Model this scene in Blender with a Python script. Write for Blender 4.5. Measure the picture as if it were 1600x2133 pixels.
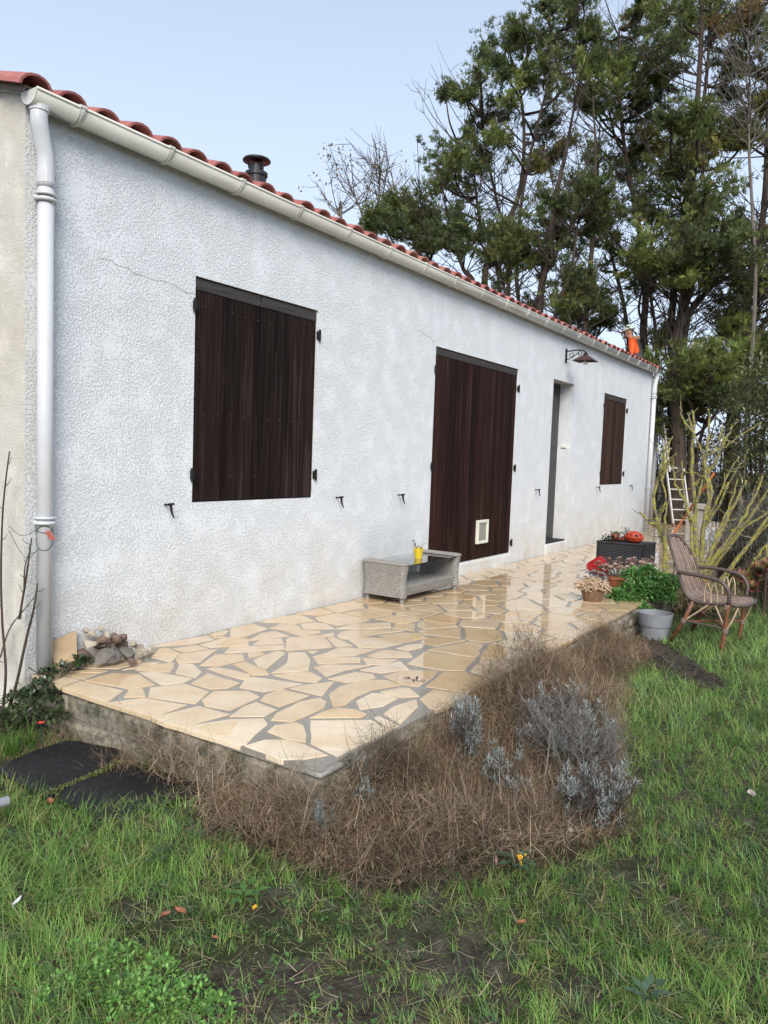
import bpy, math, random
import numpy as np
from mathutils import Matrix, Vector
for _o in list(bpy.data.objects): bpy.data.objects.remove(_o)
S = bpy.context.scene
COL = S.collection
rng = np.random.default_rng(7)
random.seed(7)
R = math.radians

# ------------------------------------------------------------------ camera
CAM = np.array([-2.185, -3.6226, 1.1895])
FPX = 1580.87                                     # focal length in photo pixels (1600 wide)
YAW, PITCH, ROLL = R(33.5174), R(-4.2187), R(2.0636)
_d = np.array([math.cos(YAW)*math.cos(PITCH), math.sin(YAW)*math.cos(PITCH), math.sin(PITCH)])
_r0 = np.array([math.sin(YAW), -math.cos(YAW), 0.0])
_u0 = np.cross(_r0, _d)
_r = math.cos(ROLL)*_r0 + math.sin(ROLL)*_u0
_u = -math.sin(ROLL)*_r0 + math.cos(ROLL)*_u0
cam_data = bpy.data.cameras.new('camera')
cam_data.sensor_fit = 'HORIZONTAL'; cam_data.sensor_width = 36.0
cam_data.lens = FPX/1600*36.0
cam_data.clip_start = 0.05; cam_data.clip_end = 600
cam = bpy.data.objects.new('camera', cam_data); COL.objects.link(cam)
cam.matrix_world = Matrix(((_r[0], _u[0], -_d[0], CAM[0]), (_r[1], _u[1], -_d[1], CAM[1]),
                           (_r[2], _u[2], -_d[2], CAM[2]), (0, 0, 0, 1)))
S.camera = cam

# ------------------------------------------------------------------ sky, sun, exposure
SUN_EL, SUN_AZ = R(36), R(216)                    # azimuth: direction towards the sun, from +x counter-clockwise
w = bpy.data.worlds.new('World'); S.world = w; w.use_nodes = True
wn, wl = w.node_tree.nodes, w.node_tree.links
wn.clear()
sky = wn.new('ShaderNodeTexSky'); sky.sky_type = 'NISHITA'; sky.sun_disc = False
sky.sun_elevation = SUN_EL; sky.sun_rotation = math.pi/2 - SUN_AZ
sky.air_density = 1.0; sky.dust_density = 2.2; sky.ozone_density = 1.3; sky.altitude = 0
veil = wn.new('ShaderNodeMix'); veil.data_type = 'RGBA'      # thin even cloud veil over the blue
wtc = wn.new('ShaderNodeTexCoord'); wsp = wn.new('ShaderNodeSeparateXYZ'); wl.new(wtc.outputs['Generated'], wsp.inputs[0])
vmr = wn.new('ShaderNodeMapRange'); vmr.interpolation_type = 'SMOOTHSTEP'       # the veil thickens evenly towards the horizon all round
for _k, _v in ((1, 0.0), (2, 0.75), (3, 0.92), (4, 0.45)): vmr.inputs[_k].default_value = _v
wl.new(wsp.outputs[2], vmr.inputs[0]); wl.new(vmr.outputs[0], veil.inputs['Factor'])
veil.inputs['B'].default_value = (7.7, 9.1, 11.3, 1)
bg = wn.new('ShaderNodeBackground'); bg.inputs['Strength'].default_value = 0.080
wo = wn.new('ShaderNodeOutputWorld')
wl.new(sky.outputs[0], veil.inputs['A']); wl.new(veil.outputs['Result'], bg.inputs['Color']); wl.new(bg.outputs[0], wo.inputs[0])
sun_d = bpy.data.lights.new('sun', 'SUN'); sun_d.energy = 2.7; sun_d.angle = R(32); sun_d.color = (1, 0.95, 0.87)
sun = bpy.data.objects.new('sun', sun_d); COL.objects.link(sun)
_sd = Vector((math.cos(SUN_EL)*math.cos(SUN_AZ), math.cos(SUN_EL)*math.sin(SUN_AZ), math.sin(SUN_EL)))
sun.rotation_euler = _sd.to_track_quat('Z', 'Y').to_euler(); sun.location = (-4, -8, 12)
S.view_settings.view_transform = 'Standard'; S.view_settings.look = 'None'
S.view_settings.gamma = 1; S.view_settings.exposure = 0.55; S.view_settings.use_curve_mapping = False
S.render.engine = 'CYCLES'
S.cycles.max_bounces = 8; S.cycles.transparent_max_bounces = 8; S.cycles.caustics_reflective = False
S.cycles.caustics_refractive = False

# ------------------------------------------------------------------ helpers
def at(u, v, x=None, y=None, z=None, depth=None):
    """the world point at a given depth plane, surveyed from the photograph"""
    ray = _d + _r*(u-800)/FPX - _u*(v-1066.5)/FPX
    if x is not None: t = (x-CAM[0])/ray[0]
    elif y is not None: t = (y-CAM[1])/ray[1]
    elif z is not None: t = (z-CAM[2])/ray[2]
    else: t = depth
    return CAM + t*ray

def gh(x, y):
    """height of the ground"""
    x = np.asarray(x, float); y = np.asarray(y, float)
    h = -0.225 + 0.014*np.sin(2.3*x+1.1*y) + 0.010*np.sin(4.1*y-1.7*x+1) + 0.006*np.sin(9*x+7*y)
    h = h + 0.12*np.clip((x-6)/4, 0, 1)
    h = h + 0.05*np.clip((-0.35-x)/0.5, 0, 1)*np.clip((y+0.5)/0.8, 0, 1)
    return h

ORG = {}
def _org(p):
    return ORG.get(p.name, np.zeros(3)) if p is not None else np.zeros(3)

def thing(name, loc=(0, 0, 0), label=None, cat=None, group=None):
    o = bpy.data.objects.new(name, None); COL.objects.link(o)
    o.location = loc; o.empty_display_size = 0.1
    ORG[o.name] = np.array(loc, float)
    tag(o, label, cat, group)
    return o

def tag(o, label=None, cat=None, group=None, kind=None):
    if label: o['label'] = label
    if cat: o['category'] = cat
    if group: o['group'] = group
    if kind: o['kind'] = kind
    return o

class MB:
    def __init__(s): s.V = []; s.F = []; s.n = 0
    def add(s, V, F):
        V = np.asarray(V, float).reshape(-1, 3)
        s.V.append(V); s.F += [tuple(i+s.n for i in f) for f in F]; s.n += len(V); return s
    def get(s): return (np.concatenate(s.V) if s.V else np.zeros((0, 3))), s.F

def mesh_data(name, V, F, mat, smooth=False):
    m = bpy.data.meshes.new(name)
    m.from_pydata([tuple(v) for v in np.asarray(V, float)], [], [tuple(int(i) for i in f) for f in F])
    if mat is not None: m.materials.append(mat)
    if smooth: m.polygons.foreach_set('use_smooth', np.ones(len(m.polygons), bool))
    m.update()
    return m

def put(name, V, F, mat, parent=None, smooth=False, loc=None, kind=None):
    """V in world coordinates; stored relative to the parent's base"""
    base = _org(parent) if parent is not None else (np.array(loc, float) if loc is not None else np.zeros(3))
    m = mesh_data(name, np.asarray(V, float).reshape(-1, 3)-base, F, mat, smooth)
    o = bpy.data.objects.new(name, m); COL.objects.link(o)
    if parent is not None: o.parent = parent
    elif loc is not None: o.location = loc
    ORG[o.name] = base
    if kind: o['kind'] = kind
    return o

def putmb(name, mb, mat, parent=None, **k):
    V, F = mb.get(); return put(name, V, F, mat, parent, **k)

def put_np(name, V, T, col, mat, parent=None, kind=None, loc=None):
    """fast triangle mesh with a per-vertex tint"""
    base = _org(parent) if parent is not None else (np.array(loc, float) if loc is not None else np.zeros(3))
    V = np.asarray(V, np.float32) - base.astype(np.float32); T = np.asarray(T, np.int32)
    m = bpy.data.meshes.new(name)
    m.vertices.add(len(V)); m.vertices.foreach_set('co', V.ravel())
    m.loops.add(T.size); m.loops.foreach_set('vertex_index', T.ravel())
    m.polygons.add(len(T)); m.polygons.foreach_set('loop_start', np.arange(0, T.size, 3, dtype=np.int32))
    if col is not None:
        a = m.color_attributes.new('tint', 'FLOAT_COLOR', 'POINT')
        c = np.ones((len(V), 4), np.float32); c[:, :3] = col
        a.data.foreach_set('color', c.ravel())
    m.materials.append(mat); m.update(); m.validate()
    o = bpy.data.objects.new(name, m); COL.objects.link(o)
    if parent is not None: o.parent = parent
    elif loc is not None: o.location = loc
    ORG[o.name] = base
    if kind: o['kind'] = kind
    return o

BOXF = [(0, 3, 2, 1), (4, 5, 6, 7), (0, 1, 5, 4), (1, 2, 6, 5), (2, 3, 7, 6), (3, 0, 4, 7)]
def box(x0, x1, y0, y1, z0, z1):
    return np.array([(x0, y0, z0), (x1, y0, z0), (x1, y1, z0), (x0, y1, z0), (x0, y0, z1), (x1, y0, z1), (x1, y1, z1), (x0, y1, z1)], float), BOXF

def cbox(x0, x1, y0, y1, z0, z1, b=0.004):
    """box with chamfered edges on all sides"""
    xs = (x0, x1); ys = (y0, y1); zs = (z0, z1)
    V = []; idx = {}
    for i in (0, 1):
        for j in (0, 1):
            for k in (0, 1):
                sx, sy, sz = (1 if i == 0 else -1), (1 if j == 0 else -1), (1 if k == 0 else -1)
                p = np.array([xs[i], ys[j], zs[k]])
                for a in range(3):
                    q = p + b*np.array([sx*(a != 0), sy*(a != 1), sz*(a != 2)])
                    idx[(i, j, k, a)] = len(V); V.append(q)
    F = []
    for a in range(3):
        o1, o2 = [c for c in range(3) if c != a]
        for s in (0, 1):
            loop = []
            for (p, q) in ((0, 0), (1, 0), (1, 1), (0, 1)):
                t = [0, 0, 0]; t[a] = s; t[o1] = p; t[o2] = q
                loop.append(idx[(*t, a)])
            F.append(loop)
    for a in range(3):
        o1, o2 = [c for c in range(3) if c != a]
        for p in (0, 1):
            for q in (0, 1):
                t0 = [0, 0, 0]; t0[o1] = p; t0[o2] = q; t0[a] = 0
                t1 = list(t0); t1[a] = 1
                F.append([idx[(*t0, o1)], idx[(*t1, o1)], idx[(*t1, o2)], idx[(*t0, o2)]])
    for i in (0, 1):
        for j in (0, 1):
            for k in (0, 1):
                F.append([idx[(i, j, k, 0)], idx[(i, j, k, 1)], idx[(i, j, k, 2)]])
    V = np.array(V); c = V.mean(0); G = []
    for f in F:
        n = np.cross(V[f[1]]-V[f[0]], V[f[2]]-V[f[0]])
        G.append(f if n @ (V[f].mean(0)-c) > 0 else f[::-1])
    return V, G

def frames(P):
    P = np.asarray(P, float); T = np.gradient(P, axis=0); T /= np.linalg.norm(T, axis=1)[:, None]+1e-12
    a = np.array([0, 0, 1.0]) if abs(T[0, 2]) < .9 else np.array([1.0, 0, 0])
    n = np.cross(T[0], a); n /= np.linalg.norm(n); Ns = []
    for t in T:
        n = n - t*(n@t); n /= np.linalg.norm(n)+1e-12; Ns.append(n.copy())
    Ns = np.array(Ns); return T, Ns, np.cross(T, Ns)

def tube(P, r, n=8, caps=True):
    P = np.asarray(P, float); m = len(P)
    r = np.full(m, r, float) if np.isscalar(r) else np.asarray(r, float)
    T, A, B = frames(P)
    th = np.arange(n)*2*math.pi/n
    V = (P[:, None] + r[:, None, None]*(np.cos(th)[None, :, None]*A[:, None] + np.sin(th)[None, :, None]*B[:, None])).reshape(-1, 3)
    F = []
    for i in range(m-1):
        for j in range(n):
            k = (j+1) % n
            F.append((i*n+j, i*n+k, (i+1)*n+k, (i+1)*n+j))
    if caps: F.append(tuple(range(n-1, -1, -1))); F.append(tuple((m-1)*n+j for j in range(n)))
    return V, F

def lathe(prof, c=(0, 0, 0), n=20, close_bottom=True, close_top=False, axis=2):
    prof = np.asarray(prof, float); m = len(prof); th = np.arange(n)*2*math.pi/n
    V = np.stack([prof[:, 0][:, None]*np.cos(th), prof[:, 0][:, None]*np.sin(th), np.repeat(prof[:, 1][:, None], n, 1)], -1).reshape(-1, 3)+np.array(c)
    F = []
    for i in range(m-1):
        for j in range(n):
            k = (j+1) % n; F.append((i*n+j, i*n+k, (i+1)*n+k, (i+1)*n+j))
    if close_bottom: F.append(tuple(range(n-1, -1, -1)))
    if close_top: F.append(tuple((m-1)*n+j for j in range(n)))
    return V, F

def smooth_path(P, k=4):
    P = np.asarray(P, float); Q = []
    for i in range(len(P)-1):
        p0 = P[max(i-1, 0)]; p1 = P[i]; p2 = P[i+1]; p3 = P[min(i+2, len(P)-1)]
        for t in np.linspace(0, 1, k, endpoint=False):
            Q.append(.5*((2*p1)+(-p0+p2)*t+(2*p0-5*p1+4*p2-p3)*t*t+(-p0+3*p1-3*p2+p3)*t**3))
    Q.append(P[-1]); return np.array(Q)

def rock(c, r, seed=0, n=1, flat=1.0):
    """irregular faceted stone"""
    g = np.random.default_rng(seed)
    import bmesh
    bm = bmesh.new(); bmesh.ops.create_icosphere(bm, subdivisions=n, radius=1.0)
    V = np.array([v.co[:] for v in bm.verts]); F = [[v.index for v in f.verts] for f in bm.faces]; bm.free()
    D = g.normal(size=(10, 3)); D /= np.linalg.norm(D, axis=1)[:, None]
    for dd in D:                                    # cut a few flat faces
        h = g.uniform(.42, .72); k = V@dd
        V = V - np.clip(k-h, 0, None)[:, None]*dd
    V = V*(1+g.normal(0, .05, (len(V), 1)))
    V *= np.array(r)*np.array([1, 1, flat])
    a = g.uniform(0, 6.28); ca, sa = math.cos(a), math.sin(a)
    V = V@np.array([[ca, sa, 0], [-sa, ca, 0], [0, 0, 1]])
    return V+np.array(c), F

# ------------------------------------------------------------------ materials
MATS = {}
class NT:
    def __init__(s, name):
        s.m = bpy.data.materials.new(name); s.m.use_nodes = True; s.t = s.m.node_tree
        s.b = s.t.nodes['Principled BSDF']; s.out = s.t.nodes['Material Output']
        MATS[name] = s.m
        s.tc = s.t.nodes.new('ShaderNodeTexCoord')
    def lk(s, a, b): s.t.links.new(a, b)
    def n(s, typ, **kw):
        nd = s.t.nodes.new('ShaderNode'+typ)
        for k, v in kw.items():
            if k in ('op',): nd.operation = v
            elif k == 'data_type' or k == 'blend_type' or k == 'feature' or k == 'attribute_name' or k == 'noise_dimensions' or k == 'distance' or k == 'wave_type' or k == 'bands_direction': setattr(nd, k, v)
            else:
                key = int(k[1:]) if (k[0] == 'i' and k[1:].isdigit()) else k.replace('_', ' ')
                if hasattr(v, 'is_linked'): s.lk(v, nd.inputs[key])
                else: nd.inputs[key].default_value = v
        return nd
    def coord(s, scale=(1, 1, 1), obj=True, rot=(0, 0, 0)):
        mp = s.n('Mapping'); s.lk(s.tc.outputs['Object' if obj else 'Generated'], mp.inputs[0])
        mp.inputs['Scale'].default_value = scale; mp.inputs['Rotation'].default_value = rot
        return mp.outputs[0]
    def world(s):
        g = s.n('NewGeometry'); return g.outputs['Position']
    def noise(s, vec, scale, detail=4, rough=.55, dist=0):
        nd = s.n('TexNoise', Scale=scale, Detail=detail, Roughness=rough, Distortion=dist); s.lk(vec, nd.inputs['Vector'])
        return nd.outputs[0]
    def ramp(s, fac, stops):
        nd = s.n('ValToRGB'); s.lk(fac, nd.inputs[0]); e = nd.color_ramp.elements
        while len(e) < len(stops): e.new(.5)
        for el, (p, c) in zip(e, stops):
            el.position = p; el.color = (c, c, c, 1) if np.isscalar(c) else (*c, 1)
        return nd.outputs[0]
    def mr(s, v, a, b, c=0, d=1):
        nd = s.n('MapRange', i0=v, i1=a, i2=b, i3=c, i4=d); nd.clamp = True; return nd.outputs[0]
    def math(s, op, a, b=0.0):
        nd = s.n('Math', op=op, i0=a, i1=b); return nd.outputs[0]
    def mix(s, f, a, b, blend='MIX'):
        nd = s.t.nodes.new('ShaderNodeMix'); nd.data_type = 'RGBA'; nd.blend_type = blend
        for key, v in (('Factor', f), ('A', a), ('B', b)):
            if hasattr(v, 'is_linked'): s.lk(v, nd.inputs[key])
            elif key == 'Factor': nd.inputs[key].default_value = v
            else: nd.inputs[key].default_value = (*v, 1)
        return nd.outputs['Result']
    def rnd(s): return s.n('ObjectInfo').outputs['Random']
    def col(s, v):
        if hasattr(v, 'is_linked'): s.lk(v, s.b.inputs['Base Color'])
        else: s.b.inputs['Base Color'].default_value = (*v, 1)
        return s
    def set(s, **kw):
        for k, v in kw.items():
            i = s.b.inputs[k.replace('_', ' ')]
            if hasattr(v, 'is_linked'): s.lk(v, i)
            else: i.default_value = v
        return s
    def bump(s, h, dist=.01, strength=1.0):
        nd = s.n('Bump', Strength=strength, Distance=dist, Height=h); s.lk(nd.outputs[0], s.b.inputs['Normal']); return s

def simple(name, c, rough=.6, var=.15, scale=20, bump=.0, metal=0, c2=None, **kw):
    t = NT(name); v = t.coord(); n = t.noise(v, scale, 5)
    c = np.array(c); lo = tuple(c*(1-var)) if c2 is None else c2; hi = tuple(np.minimum(c*(1+var), 1))
    t.col(t.ramp(n, [(.3, lo), (.7, hi)])).set(Roughness=rough, Metallic=metal, **kw)
    if bump: t.bump(n, bump)
    return t.m

def leaf_mat(name, rough=.5, trans=.35, spec=.35):
    t = NT(name); a = t.n('Attribute', attribute_name='tint')
    t.col(a.outputs['Color']).set(Roughness=rough); t.b.inputs['Specular IOR Level'].default_value = spec
    tr = t.n('BsdfTranslucent'); t.lk(a.outputs['Color'], tr.inputs[0])
    mx = t.n('MixShader', i0=trans); t.lk(t.b.outputs[0], mx.inputs[1]); t.lk(tr.outputs[0], mx.inputs[2])
    t.lk(mx.outputs[0], t.out.inputs[0])
    return t.m

# crushed white render of the long wall
def wall_mat(name, base, dirt, plate=.5, scale=78):
    t = NT(name); p = t.world()
    sep = t.n('SeparateXYZ'); t.lk(p, sep.inputs[0]); z = sep.outputs[2]; x = sep.outputs[0]
    big = t.noise(p, 1.3, 4); med = t.noise(p, 5, 4); fine = t.noise(p, scale, 4, .6, .5)
    fine2 = t.noise(p, scale*3.2, 3, .6)
    lift = t.mr(med, .35, .68, -.10, .10)             # where the crust was trowelled flat
    h0 = t.math('ADD', fine, lift)
    h = t.mr(h0, plate-.17, plate+.03)
    hh = t.math('ADD', h, t.math('MULTIPLY', fine2, .22))
    # dirt: pale blotches everywhere, rising damp at the foot
    foot = t.mr(z, .75, -.1, 0, 1)
    d1 = t.math('MULTIPLY', foot, t.mr(t.noise(p, 3.5, 6, .65), .32, .62))
    blot = t.mr(big, .52, .76, 0, .30)
    mp = t.n('Mapping'); t.lk(p, mp.inputs[0]); mp.inputs['Scale'].default_value = (7, 7, .7)
    streak = t.mr(t.noise(mp.outputs[0], 1.0, 5, .6), .58, .8, 0, .22)
    corner = t.math('MULTIPLY', t.mr(x, .22, .0), t.mr(t.noise(p, 2.0, 5), .2, .75))
    dd = t.math('MAXIMUM', t.math('MAXIMUM', d1, t.math('MULTIPLY', blot, t.mr(fine, .4, .62))), t.math('MAXIMUM', t.math('MULTIPLY', corner, .8), streak))
    pit = t.math('MULTIPLY', t.mr(fine, .48, .28), .22)    # pits coloured darker for more texture contrast
    c = t.mix(t.math('MULTIPLY', dd, .62), base, dirt)
    c = t.mix(pit, c, (.40, .38, .34))
    t.col(c).set(Roughness=.85).bump(hh, .0048, .8)
    t.b.inputs['Specular IOR Level'].default_value = .25
    return t.m
wall_mat('render_white', (.725, .755, .785), (.52, .45, .33))
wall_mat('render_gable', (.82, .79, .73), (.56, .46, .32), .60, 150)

def wood_mat(name, base, light, grain=1.0):
    t = NT(name); r = t.rnd(); v = t.coord()
    off = t.n('VectorMath'); off.operation = 'ADD'; t.lk(v, off.inputs[0])
    cmb = t.n('CombineXYZ', i0=t.math('MULTIPLY', r, 37.0), i1=t.math('MULTIPLY', r, 11.0), i2=t.math('MULTIPLY', r, 23.0)); t.lk(cmb.outputs[0], off.inputs[1])
    mp = t.n('Mapping'); t.lk(off.outputs[0], mp.inputs[0]); mp.inputs['Scale'].default_value = (60, 60, 1.6)
    g = t.noise(mp.outputs[0], 1.0, 6, .65, .3)
    mp2 = t.n('Mapping'); t.lk(off.outputs[0], mp2.inputs[0]); mp2.inputs['Scale'].default_value = (14, 14, .8)
    g2 = t.noise(mp2.outputs[0], 1.0, 4, .6)
    base = np.array(base)
    c = t.mix(r, tuple(base*.55), tuple(base*1.6))
    c = t.mix(t.mr(g, .48, .75, 0, .45), c, light)
    c = t.mix(t.mr(g2, .54, .72, 0, .75), c, light)
    c = t.mix(t.mr(g, .5, .2, 0, .6), c, tuple(base*.35))
    t.col(c).set(Roughness=t.mr(g, .2, .8, .6, .85), Specular_IOR_Level=.10).bump(g, .0025)
    return t.m
wood_mat('shutter_wood', (.013, .0070, .0062), (.060, .042, .038))
wood_mat('shutter_wood_red', (.017, .0062, .0050), (.060, .033, .028))
wood_mat('shutter_wood_brown', (.034, .0165, .012), (.085, .055, .042))
def grey_wood():
    t = NT('grey_wood'); v = t.coord((3, 40, 60)); g = t.noise(v, 1.0, 6, .65, .4)
    v2 = t.coord((5, 5, 5)); b = t.noise(v2, 1.0, 4)
    c = t.ramp(g, [(.3, (.012, .010, .0095)), (.6, (.050, .044, .041)), (.8, (.13, .118, .110))])
    t.col(t.mix(t.mr(b, .45, .65, 0, .6), c, (.035, .028, .026))).set(Roughness=.8).bump(g, .003)
grey_wood()

def stone_mat(name):
    t = NT(name); r = t.rnd(); p = t.world()
    c = t.ramp(r, [(0, (.74, .58, .36)), (.3, (.78, .65, .45)), (.55, (.70, .52, .30)), (.78, (.80, .69, .52)), (1, (.74, .53, .28))])
    a = t.noise(p, 7, 6, .62, .4); b = t.noise(p, 46, 5, .65); big = t.noise(p, .9, 3)
    c = t.mix(t.mr(a, .45, .75, 0, .5), c, (.58, .38, .19))
    c = t.mix(t.mr(a, .5, .25, 0, .35), c, (.78, .66, .52))
    c = t.mix(t.mr(b, .56, .78, 0, .35), c, (.34, .24, .15))
    wet = t.mr(big, .30, .55)
    sep = t.n('SeparateXYZ'); t.lk(p, sep.inputs[0])
    wet = t.math('MULTIPLY', t.mr(t.math('ADD', wet, t.mr(sep.outputs[0], .0, 2.2, -.3, .9)), 0.0, 1), 1.0)
    c = t.mix(t.math('MULTIPLY', wet, .65), c, t.mix(.55, c, (.46, .30, .15), 'MULTIPLY'))
    t.col(c).set(Roughness=t.mr(b, .2, .8, .35, .55))
    t.b.inputs['Coat IOR'].default_value = 1.4
    t.set(Coat_Weight=t.mr(wet, 0, 1, .0, 1.0), Coat_Roughness=t.mr(wet, 0, 1, .25, .03))
    t.bump(t.math('ADD', t.math('MULTIPLY', a, .6), t.math('MULTIPLY', b, .4)), .0012, .6)
    return t.m
stone_mat('paving_stone')
def grout():
    t = NT('grout'); p = t.world(); n = t.noise(p, 60, 5); b = t.noise(p, 2, 4)
    c = t.ramp(n, [(.3, (.22, .20, .17)), (.7, (.32, .295, .25))])
    t.col(t.mix(t.mr(b, .4, .7, 0, .5), c, (.20, .175, .14))).set(Roughness=.45, Coat_Weight=.45, Coat_Roughness=.14).bump(n, .003)
grout()
def block():
    t = NT('block_stone'); p = t.world(); n = t.noise(p, 30, 6, .65); b = t.noise(p, 5, 4); g = t.noise(p, 9, 5, .6)
    c = t.ramp(n, [(.25, (.09, .08, .06)), (.55, (.27, .235, .18)), (.8, (.42, .37, .29))])
    c = t.mix(t.mr(g, .46, .62, 0, .85), c, (.045, .048, .022))
    c = t.mix(t.mr(b, .56, .72, 0, .7), c, (.06, .045, .035))
    t.col(c).set(Roughness=.9).bump(n, .012)
block()
def tile_mat():
    t = NT('roof_tile'); r = t.rnd(); p = t.world(); n = t.noise(p, 18, 5); b = t.noise(p, 6, 4)
    c = t.ramp(r, [(0, (.30, .085, .070)), (.5, (.38, .125, .105)), (.85, (.33, .10, .085)), (1, (.46, .21, .13))])
    c = t.mix(t.mr(n, .5, .75, 0, .45), c, (.50, .24, .19))
    c = t.mix(t.mr(b, .55, .72, 0, .6), c, (.10, .045, .035))
    t.col(c).set(Roughness=.6).bump(n, .003)
tile_mat()
def pvc():
    t = NT('gutter_pvc'); p = t.world(); b = t.noise(p, 3, 5); mp = t.n('Mapping'); t.lk(p, mp.inputs[0]); mp.inputs['Scale'].default_value = (2.2, 12, 12)
    s = t.noise(mp.outputs[0], 1.0, 5, .6)
    c = t.mix(t.mr(b, .4, .7, 0, .7), (.66, .66, .62), (.50, .49, .43))
    c = t.mix(t.mr(s, .56, .75, 0, .55), c, (.33, .31, .25))
    t.col(c).set(Roughness=.38)
pvc()
def pvc2():
    t = NT('pipe_pvc'); p = t.world(); b = t.noise(p, 5, 5); s = t.noise(p, 40, 3)
    c = t.mix(t.mr(b, .5, .75, 0, .5), (.57, .58, .60), (.48, .47, .44))
    c = t.mix(t.mr(s, .70, .76, 0, .5), c, (.30, .28, .24))
    t.col(c).set(Roughness=.32)
pvc2()
simple('iron', (.018, .016, .016), .55, .4, 60, .001, .6)
simple('rust_iron', (.055, .026, .020), .7, .4, 40, .002)
simple('flue_metal', (.022, .023, .025), .45, .3, 15, 0, .3)
simple('soil', (.045, .034, .026), .9, .5, 30, .02)
def ground_mat():
    t = NT('lawn_soil'); p = t.world(); n = t.noise(p, 14, 7, .7); b = t.noise(p, 1.7, 4); f = t.noise(p, 70, 4)
    c = t.ramp(n, [(.3, (.022, .018, .013)), (.55, (.080, .068, .054)), (.75, (.17, .148, .122))])
    c = t.mix(t.mr(b, .45, .62, 0, .75), c, (.035, .050, .016))
    t.col(c).set(Roughness=.9, Specular_IOR_Level=.12).bump(t.math('ADD', n, t.math('MULTIPLY', f, .4)), .03)
ground_mat()
leaf_mat('grass_blade', .5, .4, .2)
leaf_mat('dry_blade', .8, .2, .15)
leaf_mat('leafy', .45, .3)
leaf_mat('waxy_leaf', .28, .15, .5)
leaf_mat('needle', .6, .42, .2)
def bark(name, a, b, sc=9):
    t = NT(name); v = t.world(); mp = t.n('Mapping'); t.lk(v, mp.inputs[0]); mp.inputs['Scale'].default_value = (sc, sc, sc*.25)
    n = t.noise(mp.outputs[0], 1.0, 6, .65, .3); t.col(t.ramp(n, [(.3, a), (.7, b)])).set(Roughness=.9).bump(n, .03)
bark('cypress_bark', (.026, .018, .014), (.080, .056, .043))
bark('pale_bark', (.08, .068, .058), (.20, .17, .145), 14)
def lichen():
    t = NT('lichen_bark'); v = t.world(); n = t.noise(v, 26, 6, .68, .4); m = t.noise(v, 70, 4)
    c = t.ramp(m, [(.3, (.09, .075, .06)), (.7, (.24, .21, .175))])
    c = t.mix(t.mr(n, .455, .53), c, t.mix(t.mr(m, .35, .65), (.22, .21, .035), (.39, .355, .075)))
    t.col(c).set(Roughness=.9).bump(t.math('ADD', n, m), .008)
lichen()
simple('twig', (.05, .032, .025), .8, .4, 60)
simple('twig_grey', (.16, .145, .13), .85, .35, 60)
def weave_mat(name, a, b, rough=.5):
    t = NT(name); v = t.world(); n = t.noise(v, 90, 3); m = t.noise(v, 14, 3)
    c = t.ramp(n, [(.3, a), (.7, b)]); t.col(t.mix(t.mr(m, .4, .7, 0, .35), c, tuple(np.array(a)*.8))).set(Roughness=rough)
weave_mat('grey_wicker', (.17, .162, .152), (.34, .325, .305))
weave_mat('black_wicker', (.010, .011, .014), (.024, .025, .030), .4)
def glass():
    t = NT('table_glass'); t.col((.86, .93, .90)).set(Roughness=.02, IOR=1.5); t.b.inputs['Transmission Weight'].default_value = 1
glass()
simple('yellow_plastic', (.72, .52, .03), .4, .1, 10)
simple('white_plastic', (.70, .68, .58), .4, .08, 10)
simple('flap_plastic', (.28, .28, .25), .25, .1, 8)
simple('grey_plastic', (.22, .23, .25), .55, .15, 9, .001)
simple('terracotta', (.40, .135, .065), .7, .2, 14, .002)
simple('rubber_black', (.012, .013, .015), .42, .35, 8, .004)
def rubber():
    t = NT('rubber_sheet'); p = t.world(); n = t.noise(p, 5, 5); d = t.noise(p, 160, 2); q = t.noise(p, 18, 5)
    c = t.mix(t.mr(n, .4, .75, 0, .6), (.008, .0085, .010), (.018, .018, .019))
    c = t.mix(t.mr(d, .68, .72), c, (.20, .19, .17))
    t.col(c).set(Roughness=t.mr(q, .3, .7, .45, .7), Specular_IOR_Level=.3).bump(q, .003)
rubber()
simple('cane', (.20, .145, .12), .45, .35, 40, .001, c2=(.11, .078, .066))
simple('cane_dark', (.085, .058, .050), .45, .3, 40, .001)
simple('cane_red', (.17, .066, .036), .5, .35, 30, .001)
simple('cane_mid', (.27, .195, .15), .5, .3, 40)
simple('cane_pale', (.42, .30, .20), .5, .25, 40)
simple('aluminium', (.46, .45, .42), .45, .18, 12, 0, .35)
simple('pumpkin_skin', (.50, .060, .022), .4, .3, 9)
simple('red_ceramic', (.28, .012, .012), .35, .3, 10)
simple('pale_stone', (.38, .33, .26), .85, .3, 14, .01)
simple('brown_stone', (.16, .11, .085), .85, .35, 14, .01)
simple('grey_stone', (.15, .135, .12), .9, .35, 30, .012)
simple('slab_stone', (.42, .30, .18), .7, .18, 9, .002)
simple('fibre_brown', (.17, .10, .055), .8, .35, 50, .003)
simple('skin', (.46, .22, .15), .55, .1, 20)
simple('beard', (.10, .055, .035), .8, .2, 40)
simple('hi_vis_orange', (.80, .105, .012), .7, .12, 20, .002)
simple('vest_grey', (.060, .062, .068), .8, .15, 20, .002)
simple('vest_top', (.085, .062, .056), .8, .15, 20, .002)
simple('trouser_dark', (.035, .038, .045), .8, .15, 20, .002)
simple('hood_beige', (.42, .26, .17), .85, .15, 20, .002)
simple('helmet_white', (.74, .78, .72), .35, .06, 10)
simple('helmet_green', (.30, .50, .38), .4, .1, 10)
simple('concrete', (.30, .285, .26), .9, .2, 22, .006)
simple('green_wire', (.012, .055, .035), .5, .2, 20)
simple('orange_handle', (.48, .125, .035), .5, .2, 20)
simple('glass_bulb', (.80, .80, .76), .12, .04, 8)
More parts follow.
